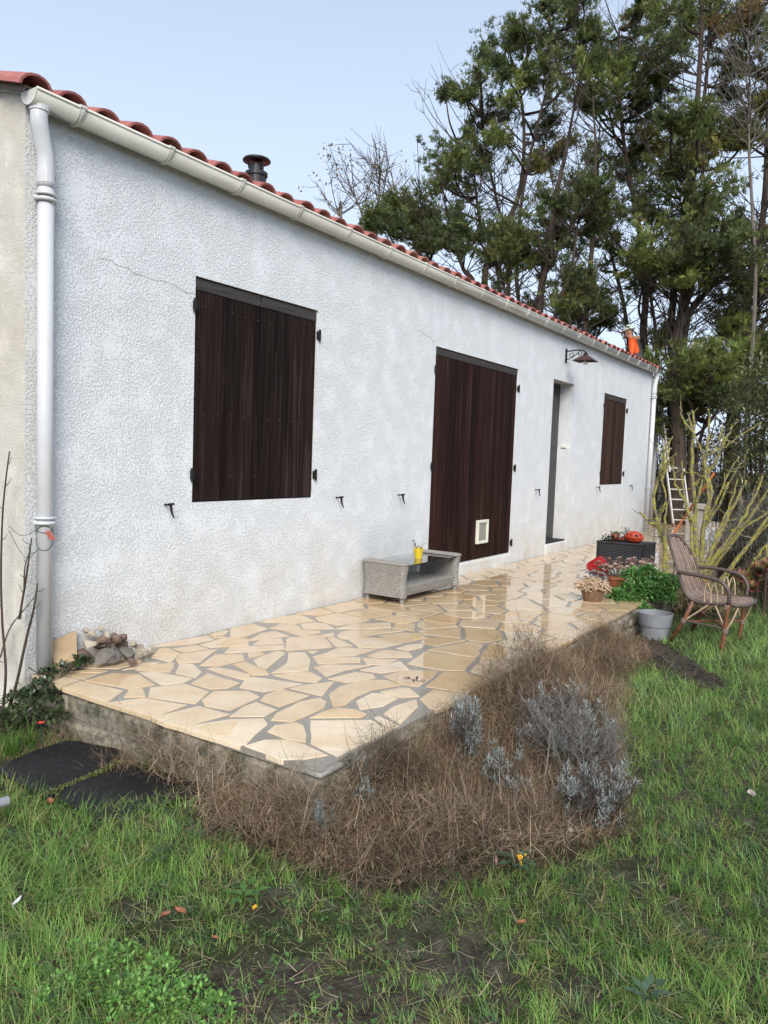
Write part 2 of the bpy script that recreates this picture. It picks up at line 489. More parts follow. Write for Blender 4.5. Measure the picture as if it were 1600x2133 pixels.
simple('ribbon_red', (.62, .13, .10), .6, .2, 30)
simple('white_ceramic', (.72, .72, .70), .3, .06, 10)
simple('gap_shade_black', (.010, .009, .009), .9, .2, 10)  # near-black put in for the shade in plank gaps and pumpkin holes
simple('crack_dark', (.13, .115, .10), .95, .3, 30)
simple('door_dark', (.020, .018, .018), .4, .5, 6, .002)
simple('doormat', (.016, .016, .017), .95, .4, 120, .004)
simple('mortar', (.40, .36, .30), .9, .2, 30, .008)
simple('orange_leaf', (.26, .10, .045), .6, .3, 30)
simple('yellow_petal', (.62, .34, .015), .6, .25, 40)
simple('red_petal', (.66, .06, .025), .5, .2, 30)
simple('old_render', (.30, .25, .20), .9, .25, 5, .01)
M = MATS
# ================================================================== GROUND
def build_ground():
    a = np.concatenate([np.linspace(-120, -6, 12), np.linspace(-5, 12, 103), np.linspace(13, 30, 14), np.linspace(36, 260, 12)])
    b = np.concatenate([np.linspace(-150, -8, 10), np.linspace(-7, 2, 60), np.linspace(3, 20, 12), np.linspace(26, 260, 12)])
    X, Y = np.meshgrid(a, b, indexing='ij'); Z = gh(X, Y)
    V = np.stack([X, Y, Z], -1).reshape(-1, 3); n = len(b); F = []
    for i in range(len(a)-1):
        for j in range(n-1):
            F.append((i*n+j, (i+1)*n+j, (i+1)*n+j+1, i*n+j+1))
    o = put('ground', V, F, M['lawn_soil'], smooth=True); tag(o, kind='structure')
build_ground()

# ================================================================== HOUSE
HL, HD = 11.78, 8.0                 # length and depth
ZT = 2.885                          # top of the long wall
house = thing('house', (0, 0, 0), 'single storey white rendered house with dark wooden shutters and red tiled roof', 'house')
W1 = (1.103, 2.303, .855, 2.25); DR = (4.071, 5.975, .116, 2.236); PD = (7.069, 7.815, .129, 2.243); W2 = (9.126, 10.298, .87, 2.248)
OPEN = [(W1, .09), (DR, .09), (PD, .19), (W2, .09)]
PITCHT = .30
def build_walls():
    mb = MB()
    xs = sorted({0, HL, *[v for o, _ in OPEN for v in o[:2]]} | set(np.arange(.5, HL, .5)))
    zs = sorted({-.4, ZT, *[v for o, _ in OPEN for v in o[2:]]})
    for i in range(len(xs)-1):
        for k in range(len(zs)-1):
            cx, cz = (xs[i]+xs[i+1])/2, (zs[k]+zs[k+1])/2
            if any(o[0] < cx < o[1] and o[2] < cz < o[3] for o, _ in OPEN): continue
            mb.add([(xs[i], 0, zs[k]), (xs[i+1], 0, zs[k]), (xs[i+1], 0, zs[k+1]), (xs[i], 0, zs[k+1])], [(0, 1, 2, 3)])
    for (x0, x1, z0, z1), d in OPEN:
        mb.add([(x0, 0, z0), (x0, 0, z1), (x0, d, z1), (x0, d, z0)], [(0, 3, 2, 1)])
        mb.add([(x1, 0, z0), (x1, 0, z1), (x1, d, z1), (x1, d, z0)], [(0, 1, 2, 3)])
        mb.add([(x0, 0, z1), (x1, 0, z1), (x1, d, z1), (x0, d, z1)], [(0, 1, 2, 3)])
        mb.add([(x0, 0, z0), (x1, 0, z0), (x1, d, z0), (x0, d, z0)], [(0, 3, 2, 1)])
    putmb('wall', mb, M['render_white'], house)
    zr = ZT + HD/2*PITCHT
    put('gable_wall', [(0, 0, -.4), (0, HD, -.4), (0, HD, ZT), (0, HD/2, zr), (0, 0, ZT)], [(0, 4, 3, 2, 1)], M['render_gable'], house)
    put('gable_wall', [(HL, 0, -.4), (HL, HD, -.4), (HL, HD, ZT), (HL, HD/2, zr), (HL, 0, ZT)], [(0, 1, 2, 3, 4)], M['render_gable'], house)
    put('rear_wall', [(0, HD, -.4), (HL, HD, -.4), (HL, HD, ZT), (0, HD, ZT)], [(0, 3, 2, 1)], M['render_gable'], house)
    # hairline cracks running through the render
    def crack(P, wd=.004):
        P = np.array(P, float); Q = smooth_path(P, 6); Q[:, 1:] += 0; g = np.random.default_rng(int(abs(P[0, 0]*100)))
        Q[1:-1, 2] += g.normal(0, .006, len(Q)-2)
        wv = wd*(.4+.6*g.random(len(Q)))*np.minimum(1, np.minimum(np.arange(len(Q))/3, np.arange(len(Q))[::-1]/3)+.15)
        V = []; 
        for q, ww in zip(Q, wv): V += [q+[0, 0, ww/2], q-[0, 0, ww/2]]
        put('crack', V, [(2*i, 2*i+1, 2*i+3, 2*i+2) for i in range(len(Q)-1)], M['crack_dark'], house)
    yy = -.0025
    crack([(.40, yy, 2.21), (.55, yy, 2.19), (.72, yy, 2.16), (.86, yy, 2.165), (1.0, yy, 2.14), (1.10, yy, 2.135)], .0026)
    if 0: crack([(2.31, yy, 2.24), (2.5, yy, 2.28), (2.7, yy, 2.25), (2.95, yy, 2.22)], .0025)
    crack([(3.75, yy, 2.33), (3.9, yy, 2.30), (4.07, yy, 2.25)], .003)
    crack([(1.03, yy, .0), (1.045, yy, .06), (1.035, yy, .14), (1.04, yy, .25)], .0025)
build_walls()

def plank_mesh(wd, ln, th=.02):
    return cbox(0, wd, 0, th, 0, ln, .0035)

def shutters(x0, x1, z0, z1, leaves, per, mat, hinges, nails, batten=.075, seed=1, flap=None, lbl=None):
    g = np.random.default_rng(seed)
    W = (x1-x0-.016)/leaves
    for L in range(leaves):
        a = x0+.004+L*(W+.008/max(1, leaves-1)*1.0) if leaves > 1 else x0+.004
        sh = bpy.data.objects.new('shutter', None); COL.objects.link(sh); sh.parent = house
        sh.location = (a, .012, z0+.008); ORG[sh.name] = np.array([a, .012, z0+.008]); sh.empty_display_size = .1
        if lbl: sh['label'] = lbl
        ws = g.uniform(.85, 1.15, per); ws = ws/ws.sum()*W; xx = a
        hpl = z1-z0-.016-batten
        for i, wd in enumerate(ws):
            V, F = cbox(0, wd-.0035, 0, .022, 0, hpl, .003)
            off = g.uniform(0, .003)
            o = put('plank', V+np.array([xx+.0015, .012+off, z0+.008]), F, mat, sh); xx += wd
        V, F = cbox(a+.001, a+W-.003, .010, .036, z0+.010+hpl, z1-.008, .003)
        put('top_batten', V, F, M['grey_wood'], sh)
        V, F = box(a, a+W, .037, .045, z0+.008, z1-.008)
        put('dark_backing', V, F, M['gap_shade_black'], sh)  # added near-black sheet standing in for the shade between planks
        # nail heads
        mb = MB()
        for zr in nails:
            for i in range(1, per, 2):
                cx = a+W*(i+.5)/per; V, F = lathe([(.0055, 0), (.0045, .004), (.0015, .006)], (0, 0, 0), 7, False, True)
                V = np.stack([V[:, 0], -V[:, 2], V[:, 1]], -1); mb.add(V+np.array([cx+g.uniform(-.006, .006), .0125, z0+zr*(z1-z0)+g.uniform(-.006, .006)]), F)
        putmb('nail_heads', mb, M['rust_iron'], sh, kind='stuff')
        # strap hinges on the outer stile
        if L in (0, leaves-1):
            for zr in hinges:
                hz = z0+zr*(z1-z0); s = -1 if L == 0 else 1; hx = x0 if L == 0 else x1
                mb = MB(); mb.add(*cbox(hx-.020 if s < 0 else hx-.012, hx+.012 if s < 0 else hx+.020, -.018, .004, hz-.035, hz+.022, .003))
                mb.add(*tube([(hx+s*.012, -.012, hz-.05), (hx+s*.012, -.012, hz+.035)], .009, 8))
                pass
                putmb('hinge', mb, M['iron'], sh)
        if flap and L == leaves-1:
            fx0, fx1, fz0, fz1 = flap; mb = MB(); t = .03
            for bx in ((fx0, fx1, fz0, fz0+t), (fx0, fx1, fz1-t, fz1), (fx0, fx0+t, fz0+t, fz1-t), (fx1-t, fx1, fz0+t, fz1-t)):
                mb.add(*cbox(bx[0], bx[1], -.018, .014, bx[2], bx[3], .004))
            cf = putmb('cat_flap', mb, M['white_plastic'], sh); cf['label'] = 'cream plastic cat flap set low in the shutter'
            V, F = box(fx0+t, fx1-t, -.004, .012, fz0+t, fz1-t); put('cat_flap_door', V, F, M['flap_plastic'], sh)
shutters(*W1, 2, 10, M['shutter_wood'], (.13, .875), (.115, .40, .875), seed=3, lbl='tall weathered dark brown shutter of the wide window')
shutters(*DR, 2, 12, M['shutter_wood_red'], (.06, .47, .90), (.09, .47, .885), seed=5, flap=(5.085, 5.345, .285, .54), batten=.07, lbl='door-height dark reddish brown shutter')
shutters(*W2, 2, 6, M['shutter_wood_brown'], (.13, .87), (.12, .87), seed=8, lbl='mid brown shutter of the narrow far window')

# holdbacks for the shutters
def holdback(x, z):
    mb = MB()
    mb.add(*tube([(x, .004, z), (x, -.05, z)], .006, 7))
    mb.add(*tube([(x-.012, -.048, z+.004), (x+.028, -.050, z+.006)], .007, 7))
    mb.add(*tube(smooth_path([(x+.004, -.05, z+.012), (x+.005, -.052, z-.02), (x+.010, -.056, z-.05), (x+.022, -.062, z-.078)], 3), np.linspace(.011, .004, 10), 7))
    putmb('shutter_holdback', mb, M['iron'], house)
for x, z in ((.888, .85), (2.591, .85), (3.499, .85), (6.643, .842), (8.982, .842), (10.683, .842)): holdback(x, z)

# entrance: threshold, door, bell box
def entrance():
    x0, x1, z0, z1 = PD
    mb = MB(); V, F = cbox(x0, x1, .19, .235, z0, z1, .003); d = put('door', V, F, M['door_dark'], house)
    d['label'] = 'nearly black entrance door deep in its reveal'
    mb = MB()
    for a, b, c, e in ((x0+.10, x0+.34, z0+.15, z0+.85), (x1-.34, x1-.10, z0+.15, z0+.85), (x0+.10, x0+.34, z0+1.05, z0+1.95), (x1-.34, x1-.10, z0+1.05, z0+1.95)):
        V, F = cbox(a, b, .178, .192, c, e, .006); put('door_panel', V, F, M['door_dark'], d)
    V, F = tube(smooth_path([(x0+.06, .189, 1.12), (x0+.06, .14, 1.12), (x0+.17, .135, 1.12)], 3), .008, 8); put('door_handle', V, F, M['iron'], d)
    V, F = cbox(x0+.02, x1-.02, .005, .180, z0+.002, z0+.018, .005)
    t = put('doormat', V, F, M['doormat'], loc=((x0+x1)/2, .09, z0)); tag(t, 'flat black doormat lying in the entrance doorway of the white house', 'doormat')
    V, F = cbox(x1-.018, x1+.004, .06, .135, 1.385, 1.415, .004); put('bell_box', V, F, M['white_plastic'], house)
    V, F = cbox(DR[0]-.01, DR[1]+.01, -.018, .085, -.02, DR[2]-.004, .012); put('door_sill', V, F, M['render_white'], house)
    V, F = cbox(x0-.02, x1+.02, -.022, .10, -.02, z0-.003, .012); put('door_sill', V, F, M['render_white'], house)
entrance()

# gutter and downpipes
GY, GZ, GR = -.072, 2.868, .064
def half_round(x0, x1, r, n=14, t=.004):
    th = np.linspace(math.pi, 2*math.pi, n); V = []; F = []
    for x in (x0, x1):
        for k in (r, r-t):
            for a in th: V.append((x, GY+k*math.cos(a), GZ+k*math.sin(a)))
    for j in range(n-1):
        F.append((j, 2*n+j, 2*n+j+1, j+1)); F.append((n+j, n+j+1, 3*n+j+1, 3*n+j))
        F.append((j, j+1, n+j+1, n+j)); F.append((2*n+j, 3*n+j, 3*n+j+1, 2*n+j+1))
    F.append((0, n, 3*n, 2*n)); F.append((n-1, 3*n-1, 4*n-1, 2*n-1))
    return V, F
def build_gutter():
    mb = MB(); mb.add(*half_round(-.025, HL+.02, GR))
    mb.add(*tube([(-.025, GY-GR, GZ+.002), (HL+.02, GY-GR, GZ+.002)], .0075, 8))     # rolled front bead
    g = putmb('gutter', mb, M['gutter_pvc'], house, smooth=True)
    for xe in (-.028, HL+.02):
        n = 14; th = np.linspace(math.pi, 2*math.pi, n); r = GR+.002
        a = [(xe, GY+r*math.cos(t), GZ+.004+r*math.sin(t)) for t in th]; b = [(xe+.005, p[1], p[2]) for p in a]
        F = [tuple(range(n)), tuple(range(2*n-1, n-1, -1))]+[(j, n+j, n+j+1, j+1) for j in range(n-1)]+[(0, n-1, 2*n-1, n)]
        put('end_cap', a+b, F, M['gutter_pvc'], g)
    x = .22
    while x < HL-.1:
        mb = MB(); mb.add(*half_round(x-.018, x+.018, GR+.005)); mb.add(*half_round(x-.006, x+.006, GR+.010))
        mb.add(*tube([(x-.018, GY-GR-.003, GZ+.004), (x+.018, GY-GR-.003, GZ+.004)], .011, 8))
        putmb('gutter_bracket', mb, M['gutter_pvc'], g, smooth=False); x += .565
    for px, first in ((.072, True), (HL-.05, False)):
        mb = MB(); xo = px-.045 if first else px+.03
        path = smooth_path([(xo, GY, GZ-GR+.01), (xo, GY, GZ-.12), (xo+(px-xo)*.5, GY+.01, GZ-.20), (px, -.056, GZ-.29), (px, -.056, GZ-.42)], 4)
        r = np.full(len(path), .041); mb.add(*tube(path, r, 16)); mb.add(*tube([(px, -.056, GZ-.36), (px, -.056, .028)], .0385, 18))
        d = putmb('downpipe', mb, M['pipe_pvc'], house, smooth=True)
        mb = MB(); mb.add(*tube([(xo, GY, GZ-GR-.012), (xo, GY, GZ-GR+.012)], .047, 16))
        putmb('pipe_sleeve', mb, M['pipe_pvc'], d, smooth=False)
        put('pipe_sleeve', *tube([(px, -.056, GZ-.40), (px, -.056, GZ-.34)], .0425, 16), M['pipe_pvc'], d)
        for z in (2.40, .80):
            mb = MB(); 
            for q, rr in ((z+.014, .046), (z-.012, .0435)):
                P = [(px+(rr)*math.cos(t), -.056+rr*math.sin(t), q) for t in np.linspace(0, 2*math.pi, 25)]
                mb.add(*tube(P, .0075 if q > z else .011, 6, False))
            mb.add(*cbox(px+.040, px+.058, -.064, -.048, z-.022, z+.002, .003)); mb.add(*cbox(px-.062, px-.040, -.064, -.048, z-.022, z+.002, .003))
            putmb('pipe_collar', mb, M['pipe_pvc'], d, smooth=True)
build_gutter()

# roof: low pitched canal tiles
def build_roof():
    zr = ZT+.01+HD/2*PITCHT; e = .06
    V = [(-.02, -.02, ZT-.004), (HL+.02, -.02, ZT-.004), (HL+.02, HD/2, zr), (-.02, HD/2, zr), (-.02, HD+.02, ZT-.004), (HL+.02, HD+.02, ZT-.004)]
    up = [(x, y, z+.02) for x, y, z in V]
    F = [(6, 7, 8, 9), (9, 8, 11, 10), (0, 3, 2, 1), (3, 4, 5, 2), (0, 1, 7, 6), (4, 10, 11, 5), (0, 6, 9, 3), (3, 9, 10, 4), (1, 2, 8, 7), (2, 5, 11, 8)]
    roof = put('roof', V+up, F, M['mortar'], house)
    ca = 1/math.sqrt(1+PITCHT**2); sa = PITCHT*ca
    def tile(r0, r1, ln, flip, n=9, t=.014):
        th = np.linspace(0, math.pi, n); V = []; 
        for yy, r in ((0, r0), (ln, r1)):
            for k in (r, r-t):
                for a in th: V.append((k*math.cos(a), yy, (k*math.sin(a)) * (.78 if not flip else -.78)))
        F = []
        for j in range(n-1):
            F += [(j, j+1, 2*n+j+1, 2*n+j), (n+j, 3*n+j, 3*n+j+1, n+j+1), (j, n+j, n+j+1, j+1), (2*n+j, 2*n+j+1, 3*n+j+1, 3*n+j)]
        F += [(0, 2*n, 3*n, n), (n-1, 2*n-1, 4*n-1, 3*n-1)]
        V = np.array(V); V = np.stack([V[:, 0], V[:, 1]*ca-V[:, 2]*sa, V[:, 1]*sa+V[:, 2]*ca], -1)
        if flip: F = [f[::-1] for f in F]
        return V, F
    cover = mesh_data('roof_tile', *tile(.088, .072, .42, False), M['roof_tile'])
    chan = mesh_data('roof_tile', *tile(.080, .068, .42, True), M['roof_tile'])
    nx = 59; pitch = HL/(nx-1); rest = MB(); tc = tile(.088, .072, .42, False); th_ = tile(.080, .068, .42, True)
    for row in range(13):
        s = row*.325; y = -.085+s*ca; z = ZT-.006+s*sa
        if y > HD/2-.3 or row > 7: break
        for i in range(nx):
            jx, jy = random.uniform(-.006, .006), random.uniform(-.012, .012)
            x = i*pitch-.0+jx
            for cov in (True, False):
                if not cov and i == nx-1: continue
                p = np.array([x if cov else x+pitch/2, y+jy+(0 if cov else .05), z+(.0 if cov else .018)+row*.002])
                if (cov and row < 3) or (not cov and row < 2):
                    o = bpy.data.objects.new('roof_tile', cover if cov else chan); COL.objects.link(o); o.parent = roof; o.location = p
                    o.rotation_euler = (random.uniform(-.015, .015), random.uniform(-.03, .03), random.uniform(-.02, .02))
                else:
                    V, F = tc if cov else th_; rest.add(V+p, F)
    # ridge tiles
    V, F = tile(.11, .11, HL+.06, False); V = np.stack([V[:, 1], V[:, 0], np.abs(V[:, 2])], -1)
    for i in range(30):
        Vr, Fr = tube([(i*.4-.03, HD/2, zr+.02), (i*.4+.40, HD/2, zr+.03)], [.11, .10], 12); rest.add(Vr, Fr)
    putmb('roof_tile', rest, M['roof_tile'], roof, kind='stuff')
    # verge: mortar bed under the edge tiles of the near gable
    V, F = box(-.012, .10, -.02, HD/2, 0, .05)
    V[:, 2] += ZT-.02+np.clip(V[:, 1], 0, None)*PITCHT
    put('verge_mortar', V, F, M['mortar'], roof)
    # stove flue
    fx, fy = 2.87, 1.2; zb = ZT+fy*PITCHT-.02
    fl = put('flue', *lathe([(.095, zb), (.088, zb+.06), (.086, 3.60), (.098, 3.602), (.098, 3.632), (.084, 3.636), (.064, 3.64), (.062, 3.70), (.05, 3.70)], (fx, fy, 0), 24), M['flue_metal'], house, smooth=False)
    fl['label'] = 'short black metal stove flue with flat cowl'
    put('flue_cowl', *lathe([(.122, 3.728), (.124, 3.734), (.114, 3.748), (.07, 3.764), (.02, 3.772), (.0005, 3.774)], (fx, fy, 0), 28), M['flue_metal'], fl, smooth=True)
    for a in (0.4, 2.5, 4.6): put('cowl_strut', *tube([(fx+.066*math.cos(a), fy+.066*math.sin(a), 3.66), (fx+.08*math.cos(a), fy+.08*math.sin(a), 3.735)], .007, 6), M['flue_metal'], fl)
build_roof()

# low annex behind the far gable, with its own downpipe
def annex():
    x0, x1, y0, y1, zt = HL, 14.6, .62, 4.4, 2.27
    V, F = box(x0+.003, x1, y0, y1, -.4, zt); put('annex_wall', V, F, M['render_white'], house)
    V, F = cbox(x0+.004, x1+.08, y0-.08, y1+.08, zt, zt+.06, .01); put('annex_roof', V, F, M['concrete'], house)
    put('downpipe', *tube([(x1-.06, y0-.05, .01), (x1-.06, y0-.05, zt-.002)], .04, 14), M['pipe_pvc'], house, smooth=True)
annex()

# wall lamp on its scrolled bracket
def wall_lamp():
    x, z = 7.43, 2.575
    L = thing('wall_lamp', (x, 0, z), 'dark iron wall lamp with square sloping shade on scroll bracket beside the gutter', 'lamp')
    mb = MB(); mb.add(*cbox(x-.014, x+.014, -.022, -.002, z-.09, z+.09, .003))
    mb.add(*tube(smooth_path([(x, -.015, z+.055), (x, -.12, z+.065), (x, -.22, z+.062), (x, -.262, z+.035), (x, -.27, z-.02)], 5), .0085, 8))
    def spiral(c, r0, turns, s0, k=1):
        return [(x, c[0]+k*r0*(1-.75*t)*math.cos(s0+turns*6.283*t), c[1]+r0*(1-.75*t)*math.sin(s0+turns*6.283*t)) for t in np.linspace(0, 1, 22)]
    mb.add(*tube(spiral((-.20, z+.02), .035, 1.2, -1.2), .005, 6)); mb.add(*tube(spiral((-.075, z+.01), .04, 1.2, 1.8), .005, 6))
    mb.add(*tube(smooth_path([(x, -.02, z-.05), (x, -.07, z-.035), (x, -.13, z+.0), (x, -.18, z+.045)], 4), .0055, 6))
    putmb('bracket', mb, M['iron'], L)
    cy, cz = -.27, z-.035; h = .135; mb = MB()
    top, bot = .03, h; zt, zb = cz+.03, cz-.045
    V = []
    for rr, zz in ((bot, zb), (top, zt), (bot-.004, zb-.001), (top-.004, zt-.006)):
        for sx, sy in ((-1, -1), (1, -1), (1, 1), (-1, 1)): V.append((x+sx*rr, cy+sy*rr, zz))
    F = []
    for i in range(4):
        j = (i+1) % 4; F += [(i, j, 4+j, 4+i), (8+i, 12+i, 12+j, 8+j), (i, 8+i, 8+j, j)]
    F.append((4, 5, 6, 7)); F.append((15, 14, 13, 12))
    put('shade', V, F, M['rust_iron'], L)
    put('cap', *lathe([(.032, zt-.002), (.03, zt+.02), (.014, zt+.03), (.012, zt+.045)], (x, cy, 0), 12, True, True), M['iron'], L)
    th = np.linspace(-math.pi/2, math.pi/2-.35, 10)
    prof = [(max(.0005, .031*math.cos(t)), zb-.018+.031*math.sin(t)) for t in th]+[(.014, zb+.03), (.014, zb+.06)]
    put('bulb', *lathe(prof, (x, cy, 0), 16, True, True), M['glass_bulb'], L, smooth=True)
wall_lamp()

# ================================================================== TERRACE
TY = -1.936; TX = 16.0
def inset_poly(P, d):
    """inset a convex-ish polygon (counter-clockwise)"""
    n = len(P); Q = []
    for i in range(n):
        a, b, c = P[i-1], P[i], P[(i+1) % n]
        e1 = (b-a)/(np.linalg.norm(b-a)+1e-9); e2 = (c-b)/(np.linalg.norm(c-b)+1e-9)
        n1 = np.array([-e1[1], e1[0]]); n2 = np.array([-e2[1], e2[0]]); m = n1+n2
        k = max(.35, 1+n1@n2); Q.append(b+m/k*d)
    return np.array(Q)
def inset_convex(P, d):
    n = len(P); Q = [np.array(p) for p in P]
    for i in range(n):
        a, b = P[i], P[(i+1) % n]; e = (b-a)/(np.linalg.norm(b-a)+1e-9)
        if np.linalg.norm(b-a) < 1e-5: continue
        nn = np.array([e[1], -e[0]]); Q = clip(Q, a-nn*d, nn)
        if len(Q) < 3: return np.zeros((0, 2))
    R_ = []                                             # drop needle-short edges
    for q in Q:
        if not R_ or np.linalg.norm(q-R_[-1]) > .018: R_.append(q)
    if len(R_) > 2 and np.linalg.norm(R_[0]-R_[-1]) < .018: R_.pop()
    return np.array(R_) if len(R_) > 2 else np.zeros((0, 2))
def area(P):
    x, y = P[:, 0], P[:, 1]; return .5*np.sum(x*np.roll(y, -1)-np.roll(x, -1)*y)
def clip(P, a, n):
    """keep the part of polygon P where (p-a).n <= 0"""
    out = []; k = [(p-a)@n for p in P]
    for i in range(len(P)):
        j = (i+1) % len(P)
        if k[i] <= 0: out.append(P[i])
        if k[i]*k[j] < 0: out.append(P[i]+(P[j]-P[i])*k[i]/(k[i]-k[j]))
    return out
def traced_stones():
    za = [[(65,450),(200,398),(305,420),(140,480)], [(205,385),(290,365),(440,378),(345,415)], [(175,482),(320,428),(640,505),(520,592)],
     [(355,425),(560,370),(760,380),(880,460),(690,490)], [(520,597),(800,558),(1120,612),(870,700)], [(650,552),(690,492),(790,488),(808,548)],
     [(835,550),(850,480),(1110,452),(1290,512),(1190,602)], [(770,365),(900,362),(1165,410),(1100,442),(935,460)], [(740,345),(830,310),(1025,292),(1000,362),(880,358)],
     [(1040,370),(1070,300),(1170,300),(1235,360),(1195,405)], [(865,705),(1215,620),(1445,682),(1070,785)], [(1160,448),(1285,372),(1525,445),(1440,482),(1300,490)],
     [(1225,312),(1340,230),(1545,228),(1560,270),(1380,315)], [(1040,260),(1080,225),(1360,188),(1230,285),(1060,295)], [(865,240),(920,185),(980,182),(1075,225)],
     [(860,250),(1060,232),(1005,290)], [(720,205),(760,185),(870,180),(880,210),(800,240)], [(860,170),(1030,115),(1280,85),(1325,118),(1150,152)],
     [(1025,185),(1200,160),(1280,185),(1100,210)], [(1230,155),(1400,105),(1520,103),(1590,160),(1300,175)], [(1280,70),(1430,98),(1335,105)],
     [(240,358),(420,340),(520,352),(470,368)], [(640,345),(800,290),(920,290),(760,330)]]
    zb = [[(-95,205),(0,162),(130,168),(122,212),(-60,222)], [(-40,262),(0,225),(370,212),(378,238),(0,266)], [(20,345),(100,328),(250,390),(265,415),(150,420)],
     [(-160,375),(-110,365),(0,380),(140,418),(100,455),(-30,420)], [(65,505),(130,432),(500,480),(370,510),(230,535)], [(120,262),(210,252),(235,278),(130,302)],
     [(160,315),(230,285),(330,250),(382,268),(330,310),(250,378),(195,360)], [(285,405),(390,340),(405,262),(515,262),(555,310),(540,388)], [(385,250),(390,170),(410,160),(640,140),(705,225)],
     [(160,208),(210,175),(350,165),(372,200)], [(130,178),(215,130),(310,115),(405,148),(250,170)], [(275,95),(340,68),(450,65),(490,98),(370,108)], [(0,95),(150,62),(260,98),(100,155),(0,158)],
     [(205,50),(350,5),(480,0),(590,45),(440,62)], [(485,65),(590,55),(660,62),(725,98),(510,98)], [(385,115),(480,105),(620,112),(625,125),(510,150)], [(640,140),(720,125),(715,150),(655,150)],
     [(675,165),(715,158),(845,215),(730,222)], [(580,290),(760,228),(1015,240),(860,285)], [(535,252),(610,250),(570,272)], [(575,300),(610,292),(905,298),(900,330),(610,342)],
     [(580,365),(680,345),(970,352),(800,385),(665,430)], [(300,420),(440,400),(560,398),(635,440),(600,470),(460,458)], [(415,512),(530,488),(720,465),(640,565)],
     [(210,595),(240,560),(350,515),(545,562),(340,640)], [(285,730),(320,685),(480,605),(620,578),(665,605),(650,645),(430,742)], [(0,705),(90,640),(180,608),(318,660),(235,705)],
     [(555,715),(730,645),(870,660),(945,690),(910,712)], [(685,555),(760,500),(910,455),(1090,455),(1180,490),(990,520),(870,570),(800,625),(715,635)], [(680,445),(870,398),(990,412),(1005,440),(800,470)],
     [(875,600),(980,545),(1090,550),(1160,580),(1060,635),(900,658)], [(805,630),(845,620),(860,632),(825,648)], [(960,672),(1020,660),(1025,680),(990,690)],
     [(260,810),(310,770),(460,748),(505,770),(525,830),(520,885),(370,855)], [(165,865),(220,838),(258,845),(240,868)], [(105,910),(240,870),(400,870),(520,905),(670,975),(520,1000),(350,1005)],
     [(560,735),(980,732),(1105,805),(745,985),(560,895)], [(480,735),(555,728),(540,752)], [(1000,715),(1030,705),(1170,770),(1110,800)], [(1045,535),(1180,508),(1240,510),(1310,565),(1190,575)],
     [(1065,690),(1130,640),(1290,590),(1300,640),(1180,760)], [(915,300),(1160,312),(1060,345),(950,345)], [(955,285),(1060,245),(1240,260),(1265,295),(1000,298)], [(905,385),(1180,325),(1240,380),(1050,405)],
     [(825,180),(930,158),(1100,165),(1200,195),(1050,232),(890,225)], [(1040,145),(1200,125),(1310,130),(1375,160),(1220,190)], [(740,145),(780,120),(900,98),(1200,112),(1010,135),(840,172),(760,165)],
     [(735,98),(860,65),(1110,55),(1115,90),(860,98)], [(1125,95),(1150,62),(1280,65),(1275,110)], [(1155,235),(1250,205),(1340,205),(1330,228),(1230,250)]]
    px = [[(80+.275*a, 1300+.275*b) for a, b in P] for P in za]+[[(480+.3*a, 1280+.3*b) for a, b in P] for P in zb]
    px += [[(421,1457),(448,1439),(516,1439),(541,1451),(480,1479),(428,1470)], [(378,1515),(480,1498),(549,1496.6),(557,1508),(513,1549),(500,1552)]]
    out = []
    for P in px:
        Q = np.array([at(a, b, z=0)[:2] for a, b in P])
        Q[:, 0] = np.clip(Q[:, 0], .004, None); Q[:, 1] = np.clip(Q[:, 1], TY+.004, -.012)
        if area(Q) < 0: Q = Q[::-1]
        out.append(Q)
    return out
